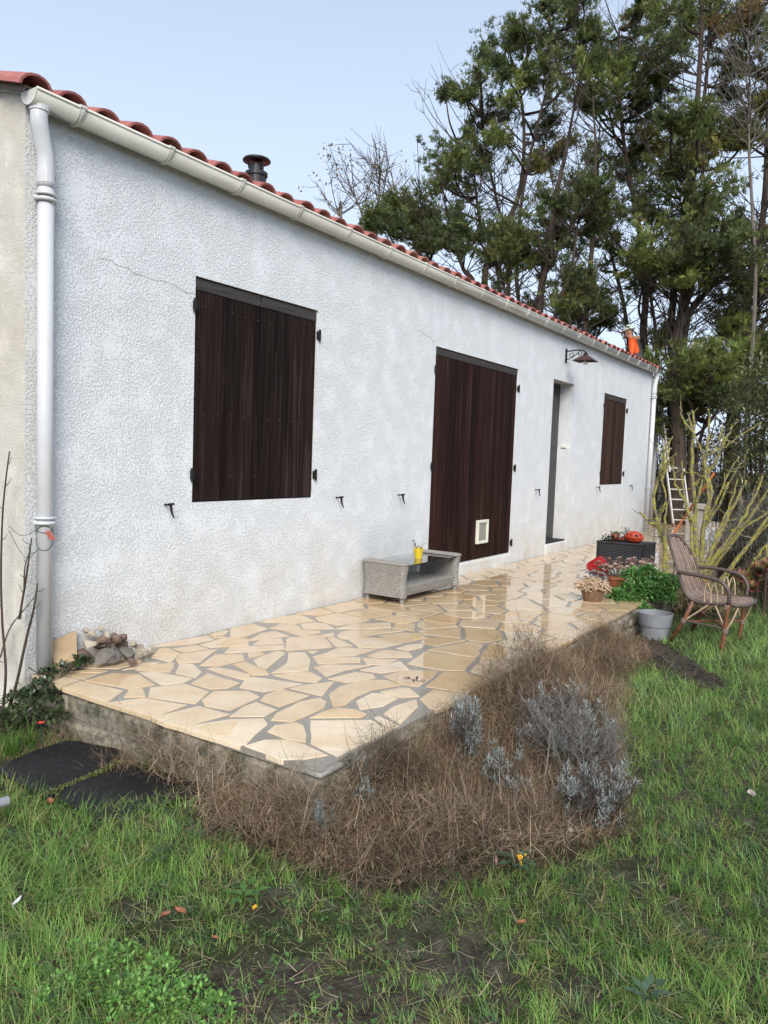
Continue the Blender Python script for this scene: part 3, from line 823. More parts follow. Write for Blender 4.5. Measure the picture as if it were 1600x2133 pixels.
def build_terrace():
    # the slab, its top is the mortar between the stones
    mb = MB(); mb.add(*box(.03, TX, TY+.03, .05, -.45, -.0035)); mb.add(*box(HL, TX, .05, 6, -.45, -.0035))
    ter = putmb('terrace', mb, M['grout']); tag(ter, kind='structure'); ORG[ter.name] = np.zeros(3)
    near = traced_stones()
    block_pts = []
    for P in near:
        for i in range(len(P)):
            a, b = P[i], P[(i+1) % len(P)]; n = max(1, int(np.linalg.norm(b-a)/.06))
            for k in range(n): block_pts.append(a+(b-a)*k/n)
        block_pts.append(P.mean(0))
    BP = np.array(block_pts)
    g = np.random.default_rng(21); seeds = []; cand = 0
    while cand < 14000 and len(seeds) < 520:
        cand += 1
        p = np.array([g.uniform(.0, TX)**1.0, g.uniform(TY, 0)]) if g.random() < .86 else np.array([g.uniform(HL, TX), g.uniform(0, 3)])
        rmin = g.uniform(.17, .32)
        if np.min(np.hypot(*(BP-p).T)) < .075: continue
        if any(abs(p[0]-q[0]) < .5 and np.hypot((p[0]-q[0])*.8, p[1]-q[1]) < rmin for q in seeds): continue
        seeds.append(p)
    SD = np.array(seeds); cells = []
    allp = np.vstack([SD, BP]); wt = np.zeros(len(allp)); nS = len(SD)
    for i, s in enumerate(SD):
        if s[1] < 0.0 and s[0] < HL: P = [np.array(q) for q in ((.004, TY+.004), (TX, TY+.004), (TX, -.012), (.004, -.012))]
        else: P = [np.array(q) for q in ((HL+.02, TY+.004), (TX, TY+.004), (TX, 4), (HL+.02, 4))]
        P = [q for q in np.clip(np.array(P), s-.5, s+.5)]
        d = np.hypot(*(allp-s).T); order = np.argsort(d)[1:140]
        for j in order:
            if d[j] > 1.0: break
            n = (allp[j]-s)/d[j]; t = d[j]/2 if j < nS else d[j]-.006; P = clip(P, s+n*t, n)
            if len(P) < 3: break
        if len(P) >= 3:
            C_ = inset_convex(np.array(P), .015)
            if len(C_) >= 3 and area(C_) > .004: cells.append(C_)
    polys = [(inset_poly(p, -.002), True) for p in near]+[(c, False) for c in cells]
    polys.sort(key=lambda q: np.hypot(*(q[0].mean(0)-CAM[:2])))
    stuff = MB(); cnt = 0
    for P, tr in polys:
        if abs(area(P)) < .002: continue
        # wobble the broken edges
        Q = []
        for i in range(len(P)):
            a, b = P[i], P[(i+1) % len(P)]; L = np.linalg.norm(b-a); n = max(1, min(4, int(L/.09))); nn = np.array([-(b-a)[1], (b-a)[0]])/(L+1e-9)
            for k in range(n):
                j = g.normal(0, .0035 if tr else .006) if k else 0
                Q.append(a+(b-a)*k/n+nn*j)
        Q = np.array(Q); n = len(Q); I = inset_poly(Q, .0015); top = g.uniform(-.0006, .0008)
        V = np.vstack([np.c_[Q, np.full(n, -.022)], np.c_[Q, np.full(n, top-.0015)], np.c_[I, np.full(n, top)]])
        F = [tuple(range(2*n, 3*n))]
        for i in range(n):
            j = (i+1) % n; F += [(i, j, n+j, n+i), (n+i, n+j, 2*n+j, 2*n+i)]
        cnt += 1
        if cnt <= 299: put('paving_stone', V, F, M['paving_stone'], ter)
        else: stuff.add(V, F)
    if stuff.n: putmb('paving_stone', stuff, M['paving_stone'], ter, kind='stuff')
    # front face: two rough courses of blocks under the slab edge
    V, F = box(.012, .05, TY+.012, -.02, -.03, -.004); put('slab_edge', V, F, M['grout'], ter)
    y = -.04; k = 0
    for zc, hh, dep in ((-.095, .125, .0), (-.225, .13, -.012)):
        y = -.03 if zc > -.15 else .04
        while y > TY+.02:
            ln = g.uniform(.26, .42); y1 = max(y-ln, TY+.0)
            V, F = cbox(.0-dep+g.uniform(-.004, .012), .12, y1+.007, y-.005, zc-hh/2+.004, zc+hh/2-.004, .016)
            V = V+g.normal(0, .005, V.shape); put('wall_block', V, F, M['block_stone'], ter); y = y1; k += 1
    for zc, hh in ((-.095, .125), (-.225, .13)):
        x = .02
        while x < 6:
            ln = g.uniform(.3, .45); V, F = cbox(x+.004, x+ln-.004, TY-g.uniform(-.012, .004), TY+.12, zc-hh/2+.004, zc+hh/2-.004, .016)
            V = V+g.normal(0, .005, V.shape); put('wall_block', V, F, M['block_stone'], ter); x += ln
    # broken grey corner
    V, F = cbox(.004, .15, TY+.004, TY+.10, -.028, -.008, .006); put('corner_patch', V, F, M['concrete'], ter)
build_terrace()
# ================================================================== leaf and blade generators
def unit(a): return a/(np.linalg.norm(a, axis=-1, keepdims=True)+1e-9)
def leaves(C, D, L, W, col, fold=.15, droop=.0, up=None):
    """kite leaves from base points C along D; returns V,T,colours"""
    C = np.asarray(C, float); n = len(C); D = unit(np.asarray(D, float)); L = np.broadcast_to(L, (n,))[:, None]; W = np.broadcast_to(W, (n,))[:, None]
    U = np.tile([0, 0, 1.0], (n, 1)) if up is None else np.asarray(up, float)
    Sd = np.cross(D, U); bad = np.linalg.norm(Sd, axis=1) < .15; Sd[bad] = np.cross(D[bad], [1, .3, 0]); Sd = unit(Sd); Nn = unit(np.cross(Sd, D))
    b = C; m = C+D*L*.5-Nn*fold*W; l = C+D*L*.45+Sd*W*.5; r = C+D*L*.45-Sd*W*.5; t = C+D*L-np.array([0, 0, 1])*droop*L
    V = np.stack([b, l, t, r, m], 1).reshape(-1, 3); i = np.arange(n)[:, None]*5
    T = np.concatenate([i+np.array([[0, 4, 1]]), i+np.array([[1, 4, 2]]), i+np.array([[4, 3, 2]]), i+np.array([[0, 3, 4]])])
    col = np.broadcast_to(col, (n, 3)); return V, T, np.repeat(col, 5, 0)

def blades(P, L, W, az, lean, curl, col, seg=3, tipcol=None):
    """curved tapering grass blades"""
    n = len(P); s = np.linspace(0, 1, seg+1)
    dh = np.stack([np.cos(az), np.sin(az), np.zeros(n)], -1); sd = np.stack([-np.sin(az), np.cos(az), np.zeros(n)], -1)
    V = []; Cc = []; ang0 = lean; pos = P.copy(); 
    for k in range(seg+1):
        ww = (W*(1-s[k])**.7)[:, None]*.5
        cc = col if tipcol is None else col*(1-s[k])+tipcol*s[k]
        if k < seg:
            V += [pos+sd*ww, pos-sd*ww]; Cc += [cc, cc]
        else: V += [pos]; Cc += [cc]
        a = ang0+curl*(s[k]); st = (L/seg)[:, None]
        pos = pos+st*(np.sin(a)[:, None]*dh+np.cos(a)[:, None]*np.array([0, 0, 1.0]))
    nv = 2*seg+1; V = np.stack(V, 1).reshape(-1, 3); Cc = np.stack(Cc, 1).reshape(-1, 3)
    i = np.arange(n)[:, None]*nv; T = []
    for k in range(seg-1):
        T += [i+np.array([[2*k, 2*k+1, 2*k+3]]), i+np.array([[2*k, 2*k+3, 2*k+2]])]
    T.append(i+np.array([[2*seg-2, 2*seg-1, 2*seg]]))
    return V, np.concatenate(T), Cc

def join(parts):
    V = []; T = []; C = []; n = 0
    for v, t, c in parts:
        V.append(v); T.append(t+n); C.append(c); n += len(v)
    return np.concatenate(V), np.concatenate(T), np.concatenate(C)

def tint(n, base, var=.25, hue=.12, g=rng):
    c = np.array(base)[None, :]*(1+g.normal(0, var, (n, 1)))*(1+g.normal(0, hue, (n, 3)))
    return np.clip(c, .004, .9)

def tubes_np(paths, radii, n=5):
    """many thin tubes as one triangle mesh"""
    V = []; T = []; k = 0
    for P, r in zip(paths, radii):
        v, f = tube(P, r, n, False); V.append(v)
        f = np.array(f); T.append(np.concatenate([f[:, [0, 1, 2]], f[:, [0, 2, 3]]])+k); k += len(v)
    return np.concatenate(V), np.concatenate(T)

def rosette(c, r, n, cin, cout, tilt=.5, axis=None, wide=.45, g=rng):
    """fleshy rosette of leaves"""
    k = np.arange(n); a = k*2.39996; q = (k+1)/n; el = 1.35-1.15*q**.8+g.normal(0, .06, n)
    D = np.stack([np.cos(a)*np.cos(el), np.sin(a)*np.cos(el), np.sin(el)], -1)
    if axis is not None:
        z = unit(np.array(axis, float)); x = unit(np.cross(z, [.3, .9, .1])); y = np.cross(z, x); D = D@np.stack([x, y, z])
    L = r*(.45+.6*q); col = np.array(cin)[None]*(1-q[:, None])+np.array(cout)[None]*q[:, None]
    col = np.clip(col*(1+g.normal(0, .12, (n, 1))), .005, .9)
    return leaves(np.tile(c, (n, 1)), D, L, L*wide, col, .12)

# ================================================================== woven furniture
def woven_shell(per, z0, z1, mat, name, parent, a=.024, b=.014, amp=.0045, prof=None, sub=4, top=None):
    """closed wall of weave around the closed 2-D loop per, displaced over and under its stakes"""
    per = np.asarray(per, float); seg = np.roll(per, -1, 0)-per; ln = np.linalg.norm(seg, axis=1); cum = np.r_[0, np.cumsum(ln)]; tot = cum[-1]
    ns = max(4, int(round(tot/a/2))*2); nr = int(round((z1-z0)/b)); nu = ns*sub; nv = nr*sub
    s = np.arange(nu)/nu*tot; i = np.clip(np.searchsorted(cum, s, side='right')-1, 0, len(per)-1); f = ((s-cum[i])/ln[i])[:, None]
    P = per[i]*(1-f)+np.roll(per, -1, 0)[i]*f; t = np.roll(P, -1, 0)-np.roll(P, 1, 0); t /= np.linalg.norm(t, axis=1)[:, None]
    nrm = np.stack([t[:, 1], -t[:, 0]], -1); ctr = P.mean(0)
    v = np.arange(nv+1)/sub; row = np.minimum(np.floor(v), nr-1).astype(int)
    ph = np.arange(nu)/sub*math.pi
    H = amp*((.5+.5*np.cos(ph[:, None]+math.pi*row[None, :]))*.9+.1)*np.sqrt(np.abs(np.sin(math.pi*(v % 1.0)))+.02)[None, :]
    z = z0+(z1-z0)*np.arange(nv+1)/nv
    off = np.zeros_like(z) if prof is None else np.array([prof((q-z0)/(z1-z0)) for q in z])
    X = P[:, None, :]+nrm[:, None, :]*(H+off[None, :])[..., None]
    V = np.concatenate([X, np.broadcast_to(z[None, :, None], X.shape[:2]+(1,))], -1).reshape(-1, 3)
    F = []; m = nv+1
    for j in range(nu):
        k = (j+1) % nu
        for q in range(nv): F.append((j*m+q, k*m+q, k*m+q+1, j*m+q+1))
    n0 = len(V); V = np.vstack([V, [[*ctr, z0]], [[*ctr, z1]]])
    for j in range(nu):
        k = (j+1) % nu; F += [(n0, k*m, j*m), (n0+1, j*m+nv, k*m+nv)]
    return put(name, V, F, mat, parent, smooth=False)
def rrect(x0, x1, y0, y1, r, n=4):
    P = []
    for cx, cy, a0 in ((x1-r, y1-r, 0), (x0+r, y1-r, 90), (x0+r, y0+r, 180), (x1-r, y0+r, 270)):
        for a in np.linspace(a0, a0+90, n+1): P.append((cx+r*math.cos(R(a)), cy+r*math.sin(R(a))))
    return P

def coffee_table():
    x0, x1, y0, y1 = 2.945, 3.90, -.435, -.045
    T = thing('coffee_table', ((x0+x1)/2, (y0+y1)/2, 0), 'low grey wicker coffee table with glass top and yellow pot on it', 'table')
    pr_ = lambda q: .016*(abs(q-.42)/.58)**1.6
    woven_shell(rrect(x0, x0+.065, y0, y1, .028), .05, .318, M['grey_wicker'], 'end_panel', T, prof=pr_)
    woven_shell(rrect(x1-.065, x1, y0, y1, .028), .05, .318, M['grey_wicker'], 'end_panel', T, prof=pr_)
    for xa, xb in ((x0, x0+.065), (x1-.065, x1)):
        P = [(*q, .322) for q in rrect(xa-.010, xb+.010, y0-.010, y1+.010, .034)]; P.append(P[0]); put('rim_braid', *tube(P, .0135, 8, False), M['grey_wicker'], T, smooth=True)
        put('panel_cap', [(xa, y0, .321), (xb, y0, .321), (xb, y1, .321), (xa, y1, .321)], [(0, 1, 2, 3)], M['grey_wicker'], T)
    woven_shell(rrect(x0+.06, x1-.06, y0+.01, y1-.01, .02), .055, .125, M['grey_wicker'], 'shelf_apron', T, prof=lambda q: -.02*(1-q)**2)
    # woven shelf surface
    nu, nv = 200, 110; uu = np.linspace(x0+.055, x1-.055, nu); vv = np.linspace(y0+.004, y1-.004, nv); a, b = .024, .014
    U, Vv = np.meshgrid(uu, vv, indexing='ij'); row = np.floor(Vv/b); H = .0045*(.5+.5*np.cos(U/a*math.pi+math.pi*row))*np.sqrt(np.abs(np.sin(math.pi*(Vv/b % 1)))+.02)
    edge = np.clip(np.minimum(Vv-y0, .04)/.04, 0, 1); Vs = np.stack([U, Vv, .120+.012*np.sqrt(edge)+H], -1).reshape(-1, 3)
    put('shelf', Vs, [(i*nv+j, (i+1)*nv+j, (i+1)*nv+j+1, i*nv+j+1) for i in range(nu-1) for j in range(nv-1)], M['grey_wicker'], T)
    V, F = cbox(x0+.050, x1-.050, y0-.008, y1+.004, .306, .314, .002); put('glass_top', V, F, M['table_glass'], T)
    for sx in (x0+.03, x1-.03):
        for sy in (y0+.025, y1-.025): put('leg', *tube([(sx, sy, .001), (sx, sy, .062)], [.017, .021], 10), M['grey_wicker'], T)
    # yellow pot with a struggling seedling
    cx, cy = 3.44, -.27; zb = .3145
    P = thing('plant_pot', (cx, cy, zb), 'small yellow plastic pot with seedling standing on the glass table', 'pot')
    put('pot_body', *lathe([(.030, zb), (.041, zb+.072), (.044, zb+.073), (.044, zb+.088), (.040, zb+.088), (.038, zb+.075)], (cx, cy, 0), 20), M['yellow_plastic'], P, smooth=False)
    put('potting_soil', *lathe([(.037, zb+.072), (.02, zb+.078), (.001, zb+.080)], (cx, cy, 0), 16), M['soil'], P)
    g = np.random.default_rng(4); pts = []; D = []
    stems = []
    for k in range(7):
        a = g.uniform(0, 6.28); t = np.array([cx+.045*math.cos(a), cy+.045*math.sin(a), zb+.10+g.uniform(0, .045)]); stems.append([(cx+.012*math.cos(a), cy+.012*math.sin(a), zb+.074), (cx+.03*math.cos(a), cy+.03*math.sin(a), zb+.10), t])
        for q in range(3): pts.append(t); D.append([math.cos(a)+g.normal(0, .5), math.sin(a)+g.normal(0, .5), g.normal(.2, .4)])
    V, T2 = tubes_np(stems, [.0018]*7); put_np('stem', V, T2, None, M['twig'], P)
    put_np('leaf', *leaves(pts, D, .028, .010, tint(len(pts), (.06, .11, .03), .3, .15, g)), M['leafy'], P, kind='stuff')
coffee_table()

def planter():
    c = np.array([(5.855, -1.053), (6.165, -1.088), (6.233, -1.58), (5.923, -1.545)]); ctr = c.mean(0)
    P = thing('wicker_planter', (*ctr, 0), 'black wicker planter box on legs holding pumpkin and small pots', 'planter')
    per = []
    for i in range(4):
        per.append(c[i]+(ctr-c[i])*.02)
    if area(np.array(per)) < 0: per = per[::-1]
    woven_shell(per, .125, .352, M['black_wicker'], 'box', P, a=.028, b=.016, amp=.005)
    Q = [(*q, .356) for q in per]; Q.append(Q[0])
    for i in range(4): put('rim', *tube([Q[i], Q[i+1]], .012, 8), M['black_wicker'], P)
    for q in c:
        q = q+(ctr-q)*.06; V, F = cbox(q[0]-.014, q[0]+.014, q[1]-.014, q[1]+.014, .0, .34, .003); put('leg', V, F, M['black_wicker'], P)
    V = [(*(q+(ctr-q)*.05), .358) for q in per]; put('compost', V, [(0, 1, 2, 3)], M['soil'], P)
    zt = .36
    # pumpkin
    pc = np.array([6.02, -1.40, zt+.062]); n, m = 48, 17; V = []
    for i in range(m):
        ph = math.pi*i/(m-1)
        for j in range(n):
            th = 2*math.pi*j/n; rib = 1-.06*abs(math.cos(4.5*th)); r = .082*math.sin(ph)**.8*rib
            V.append((r*math.cos(th), -(.10*math.cos(ph)*(1-.12*math.sin(ph))), r*math.sin(th)*.82))
    V = np.array(V); a = .12; V = np.stack([V[:, 0]*math.cos(a)-V[:, 1]*math.sin(a), V[:, 0]*math.sin(a)+V[:, 1]*math.cos(a), V[:, 2]], -1)+pc
    F = [(i*n+j, i*n+(j+1) % n, (i+1)*n+(j+1) % n, (i+1)*n+j) for i in range(m-1) for j in range(n)]
    K = thing('pumpkin', tuple(pc-[0, 0, .062]), 'red-orange carved pumpkin lying on the black wicker planter', 'pumpkin')
    put('flesh', V, F, M['pumpkin_skin'], K, smooth=True)
    g = np.random.default_rng(2)
    for dy, dz, s in ((.055, .035, .020), (.01, .03, .017), (-.045, .02, .024), (.035, -.01, .010), (-.005, -.015, .009), (.07, .0, .008), (-.075, .03, .016)):
        k = math.sqrt(max(.02, 1-(dy/.10)**2-(dz/.068)**2)); x = pc[0]-.083*k*.97
        V, F = rock((x, pc[1]+dy, pc[2]+dz), (.008, s, s*.8), int(abs(dy*1000)+abs(dz*999)), 1); put('hole_shade_patch', V, F, M['gap_shade_black'], K)  # raised dark patches standing in for the shade inside carved holes
    # small terracotta pot with houseleek
    def tpot(name, cx, cy, z, r, h, label, mat=M['terracotta'], group=None):
        t = thing(name, (cx, cy, z), label, 'pot', group)
        put('pot_body', *lathe([(r*.68, z), (r*.9, z+h*.74), (r*1.03, z+h*.75), (r*1.03, z+h), (r*.93, z+h), (r*.9, z+h*.85)], (cx, cy, 0), 20), mat, t)
        put('potting_soil', *lathe([(r*.91, z+h*.84), (r*.5, z+h*.9), (.0008, z+h*.92)], (cx, cy, 0), 16), M['soil'], t); return t
    t = tpot('plant_pot', 6.02, -1.20, zt, .052, .075, 'small terracotta pot of pale houseleeks standing on the black planter')
    parts = [rosette(np.array([6.02+g.normal(0, .03), -1.20+g.normal(0, .03), zt+.075+g.uniform(0, .018)]), .032, 16, (.16, .17, .09), (.30, .22, .18), g=g) for _ in range(13)]
    put_np('rosette', *join(parts), M['waxy_leaf'], t, kind='stuff')
    t = tpot('plant_pot', 6.10, -1.29, zt, .045, .055, 'small dark pot of grey fern-like sprigs behind the pumpkin', M['grey_plastic'])
    n = 90; C = np.array([6.10, -1.29, zt+.05])+np.c_[g.normal(0, .02, n), g.normal(0, .025, n), g.uniform(0, .085, n)]
    put_np('sprig', *leaves(C, np.c_[g.normal(0, .7, n), g.normal(0, .7, n), g.uniform(.2, 1, n)], .04, .007, tint(n, (.10, .13, .10), .25, .08, g)), M['leafy'], t, kind='stuff')
    t = thing('trailing_plant', (5.95, -1.17, zt), 'dark trailing leaves and red berries spilling over the planter rim', 'plant')
    n = 120; C = np.c_[g.uniform(5.88, 5.99, n), g.uniform(-1.31, -1.08, n), zt+g.uniform(0, .055, n)]
    put_np('leaf', *leaves(C, np.c_[g.normal(-.4, .7, n), g.normal(0, .7, n), g.normal(.1, .4, n)], .045, .02, tint(n, (.028, .034, .026), .4, .1, g)), M['waxy_leaf'], t, kind='stuff')
    for k in range(5): put('berry', *rock((5.90+g.uniform(0, .06), -1.29+g.uniform(-.05, .03), zt+.02+g.uniform(0, .03)), (.012, .012, .012), k, 1), M['red_petal'], t)
    return tpot
tpot = planter()

def potted_group():
    g = np.random.default_rng(12)
    # red ruffled ornament on a grey pot
    cx, cy = 5.25, -1.27; O = tpot('plant_pot', cx+.02, cy, 0, .085, .105, 'grey pot crowned by a large red ruffled shell shaped flower', M['grey_plastic'])
    n, m = 30, 9; V = []; ax = np.array([-.75, -.35, .45]); ax /= np.linalg.norm(ax); sx = unit(np.cross(ax, [0, 0, 1.0])); sy = np.cross(sx, ax)
    for i in range(m):
        q = i/(m-1)
        for j in range(n):
            th = 2*math.pi*j/n; rad = (.012+.085*q**1.1)*(1+.16*q*math.cos(3*th+.4)); V.append(np.array([cx, cy, .115])+ax*(.085*q**.8)+sx*rad*math.cos(th)*1.05+sy*(rad*math.sin(th)+.03*q))
    F = [(i*n+j, i*n+(j+1) % n, (i+1)*n+(j+1) % n, (i+1)*n+j) for i in range(m-1) for j in range(n)]
    put('red_flower', V, F, M['red_ceramic'], O, smooth=True)
    put('flower_heart', *tube([(cx, cy, .11), np.array([cx, cy, .115])+ax*.03, np.array([cx, cy, .115])+ax*.05], [.014, .016, .006], 8), M['terracotta'], O)
    # brown dried plant in its fibre pot
    cx, cy = 4.27, -1.55; D = thing('dried_plant', (cx, cy, 0), 'clump of curled dried brown stems in a fibre pot on the paving', 'plant')
    put('fibre_pot', *lathe([(.075, 0), (.09, .05), (.105, .095), (.095, .10), (.04, .10)], (cx, cy, 0), 14), M['fibre_brown'], D)
    mb = MB()
    for k in range(130):
        a = g.uniform(0, 6.28); r = .12*math.sqrt(g.random()); c = np.array([cx+r*math.cos(a), cy+r*1.15*math.sin(a), .10+.07*(1-(r/.13)**2)+g.uniform(-.02, .02)])
        t = g.uniform(0, 6.28); ln = g.uniform(.03, .06); b = np.array([math.cos(t), math.sin(t), g.uniform(-.4, .5)])*ln
        mb.add(*tube([c-b, c+np.array([0, 0, .02]), c+b*.9+g.normal(0, .012, 3)], [.006, .008, .0045], 5))
    putmb('dried_stem', mb, M['cane_pale'], D, kind='stuff')
    # succulents on bare stems
    def succ(cx, cy, z0, heads, h, label, potr, pothh, c1, c2, sp=.16, mat=M['terracotta'], rr=.055):
        t = tpot('plant_pot', cx, cy, z0, potr, pothh, label, mat); paths = []; parts = []
        for k in range(heads):
            a = k*2.4+g.uniform(-.4, .4); r = sp*math.sqrt((k+.5)/heads); p = np.array([cx+r*math.cos(a), cy+r*math.sin(a), z0+pothh+h*g.uniform(.6, 1.0)])
            paths.append(smooth_path([(cx+.2*r*math.cos(a), cy+.2*r*math.sin(a), z0+pothh*.85), (cx+.7*r*math.cos(a+.3), cy+.7*r*math.sin(a+.3), z0+pothh+h*.35), p], 3))
            for q in range(3): parts.append(rosette(p+g.normal(0, .02, 3), rr*g.uniform(.7, 1.1), 22, c1, c2, axis=(math.cos(a)*.5, math.sin(a)*.5, 1), g=g))
        V, T = tubes_np(paths, [.006]*len(paths)); put_np('stem', V, T, None, M['twig_grey'], t)
        put_np('rosette', *join(parts), M['waxy_leaf'], t, kind='stuff')
    succ(5.05, -1.52, 0, 9, .11, 'terracotta pot of brownish red succulent rosettes on bare stems', .09, .13, (.34, .14, .09), (.34, .28, .22), .20)
    succ(5.30, -1.66, 0, 8, .13, 'larger pot of pale grey and rust succulent rosettes before the black planter', .10, .14, (.42, .16, .11), (.42, .37, .34), .20)
    succ(4.75, -1.42, 0, 7, .07, 'low pot of silvery white succulents beside the dried brown plant', .07, .09, (.50, .49, .52), (.44, .42, .45), .10, M['grey_plastic'], .04)
    # white dish on the paving behind the shrub
    cx, cy = 5.75, -1.72; o = put('dish', *lathe([(.07, .0), (.13, .055), (.135, .06), (.125, .06), (.06, .012), (.001, .010)], (cx, cy, 0), 24), M['white_ceramic'], loc=(cx, cy, 0)); tag(o, 'shallow white dish on the paving under the black planter', 'dish')
potted_group()

# grey two-tier pot on the grass
def grey_pot():
    cx, cy = 4.22, -2.10; z = float(gh(cx, cy))
    prof = [(.105, z-.01), (.118, z+.105), (.126, z+.108), (.138, z+.205), (.139, z+.212), (.131, z+.212), (.115, z+.12), (.10, z+.05), (.001, z+.05)]
    o = put('plant_pot', *lathe(prof, (cx, cy, 0), 32), M['grey_plastic'], loc=(cx, cy, z)); tag(o, 'empty grey plastic pot standing on the ground by the terrace edge', 'pot')
grey_pot()

# ================================================================== rattan armchair
def armchair():
    base = np.array([4.33, -2.40]); f = unit(np.array([-.10, -1.0])); l = np.array([-f[1], f[0]]); l = l if l[0] > 0 else -l
    z0 = float(gh(4.3, -2.6))
    C = thing('rattan_armchair', (*base, z0), 'weathered rattan armchair with slatted back standing on the grass', 'chair')
    P = lambda t, s, h: np.array([*(base+f*t+l*s), z0+h])
    prof = smooth_path([(.40, .352), (.28, .350), (.14, .338), (.03, .345), (-.035, .40), (-.085, .52), (-.14, .67), (-.215, .82)], 5)
    q = np.linspace(0, 1, len(prof)); HW = .235
    half = HW*np.sqrt(np.clip(1-np.clip((.10-q)/.10, 0, 1)**2*.75, 0, 1))*np.sqrt(np.clip(1-np.clip((q-.72)/.28, 0, 1)**2.2*.93, 0, 1))
    pt = lambda k, s: P(prof[k][0]+.03*(1-(s/HW)**2)*(-1 if q[k] > .5 else 0), s, prof[k][1]-.012*(1-(s/HW)**2)*(q[k] < .5))
    loop = [pt(k, -half[k]) for k in range(len(prof))]+[pt(k, half[k]) for k in range(len(prof)-1, -1, -1)]; loop.append(loop[0])
    put('seat_frame', *tube(np.array(loop), .0135, 8, False), M['cane_dark'], C, smooth=True)
    for i, s in enumerate(np.linspace(-HW*.88, HW*.88, 13)):
        ks = [k for k in range(len(prof)) if half[k] >= abs(s)]
        if len(ks) < 4: continue
        put('cane_slat', *tube([pt(k, s)+[0, 0, .002] for k in ks], .0062, 6), M['cane' if i % 3 else 'cane_mid'], C, smooth=True)
    for k in (6, 14, 21):
        put('cross_cane', *tube([pt(k, s)+np.array([0, 0, -.014]) for s in np.linspace(-half[k], half[k], 7)], .008, 6), M['cane_dark'], C)
    for sg in (-1, 1):
        s = sg*(HW+.012)
        arm = smooth_path([P(-.115, s*.97, .555), P(.0, s*1.08, .555), P(.14, s*1.10, .545), P(.245, s*1.10, .520), P(.30, s*1.08, .44), P(.295, s*1.03, .33), P(.285, s, .20), P(.27, s*1.0, .0)], 5)
        k0 = int(len(arm)*.68)
        put('armrest', *tube(arm[:k0+1], .0155, 8), M['cane_dark'], C, smooth=True)
        put('leg', *tube(arm[k0:], .0165, 8), M['cane_red'], C, smooth=True)
        put('leg', *tube([P(.03, s*.93, .345), P(-.02, s*.95, .20), P(-.115, s*1.02, .0)], [.017, .017, .016], 8), M['cane_red'], C, smooth=True)
        put('brace', *tube(smooth_path([P(.15, s*.97, .33), P(.06, s*.97, .25), P(-.035, s*.97, .17)], 4), .0075, 6), M['cane_pale'], C)
        put('brace', *tube(smooth_path([P(.20, s*.98, .33), P(.245, s*.98, .24), P(.285, s, .15)], 4), .0065, 6), M['cane_pale'], C)
        put('brace', *tube(smooth_path([P(.36, s*.85, .34), P(.33, s*.95, .24), P(.29, s, .15)], 4), .0075, 6), M['cane_pale'], C)
        put('side_rail', *tube([P(-.03, s*.96, .175), P(.28, s*.99, .165)], .009, 6), M['cane_dark'], C)
        for t in (.12, .17): 
            put('arm_loop', *tube(smooth_path([P(t, s*.97, .33), P(t-.005, s*1.0, .43), P(t+.015, s*1.05, .50), P(t+.04, s*1.0, .43), P(t+.045, s*.97, .33)], 3), .0055, 6), M['cane_pale'], C)
        for (t, h, ss) in ((-.115, .55, s*.97), (.285, .335, s*1.02), (.285, .15, s), (-.03, .175, s*.96)):
            c = P(t, ss, h); put('binding', *tube([c-[0, 0, .018], c+[0, 0, .018]], .0215, 8), M['cane'], C)
    put('stretcher', *tube([P(-.04, -HW*.97, .165), P(.28, HW*.98, .155)], .010, 7), M['cane_red'], C)
    put('stretcher', *tube([P(-.04, HW*.97, .175), P(.28, -HW*.98, .165)], .010, 7), M['cane_red'], C)
    put('back_rail', *tube([P(.03, -HW*.93, .33), P(.03, HW*.93, .33)], .012, 7), M['cane_dark'], C)
armchair()

# ================================================================== ladder, worker
LF, LT = np.array([13.60, -.27, .0]), np.array([14.50, .41, 2.62])
def ladder():
    L = thing('ladder', tuple(LF), 'aluminium extension ladder leaning behind the far corner of the white house', 'ladder')
    d = LT-LF; side = unit(np.cross(d, [0, 0, 1.0])); side = side if side[0] > 0 else -side
    ax = unit(d); nn = np.cross(side, ax)
    def bar(a, b, w, t):
        ax_ = unit(b-a); V = []
        for p in (a, b):
            for s1, s2 in ((-1, -1), (1, -1), (1, 1), (-1, 1)): V.append(p+side*s1*w/2+nn*s2*t/2)
        return V, [(0, 1, 2, 3), (7, 6, 5, 4), (0, 4, 5, 1), (1, 5, 6, 2), (2, 6, 7, 3), (3, 7, 4, 0)]
    for s in (-1, 1):
        put('stile', *bar(LF+side*s*.175, LT+side*s*.175, .026, .05), M['aluminium'], L)
        put('stile', *bar(LF+side*s*.150+nn*.07+d*.40, LT+side*s*.150+nn*.07+d*.02, .024, .045), M['aluminium'], L)
        put('rubber_foot', *bar(LF+side*s*.175-ax*.012, LF+side*s*.175+ax*.06, .034, .06), M['cane_red'], L)
    k = .05
    while k < .98:
        p = LF+d*k; put('rung', *tube([p-side*.17, p+side*.17], .015, 8), M['aluminium'], L)
        if k > .36: put('rung', *tube([p-side*.145+nn*.07, p+side*.145+nn*.07], .014, 8), M['aluminium'], L)
        k += .076
    return d, side, nn
ld, lside, lnn = ladder()

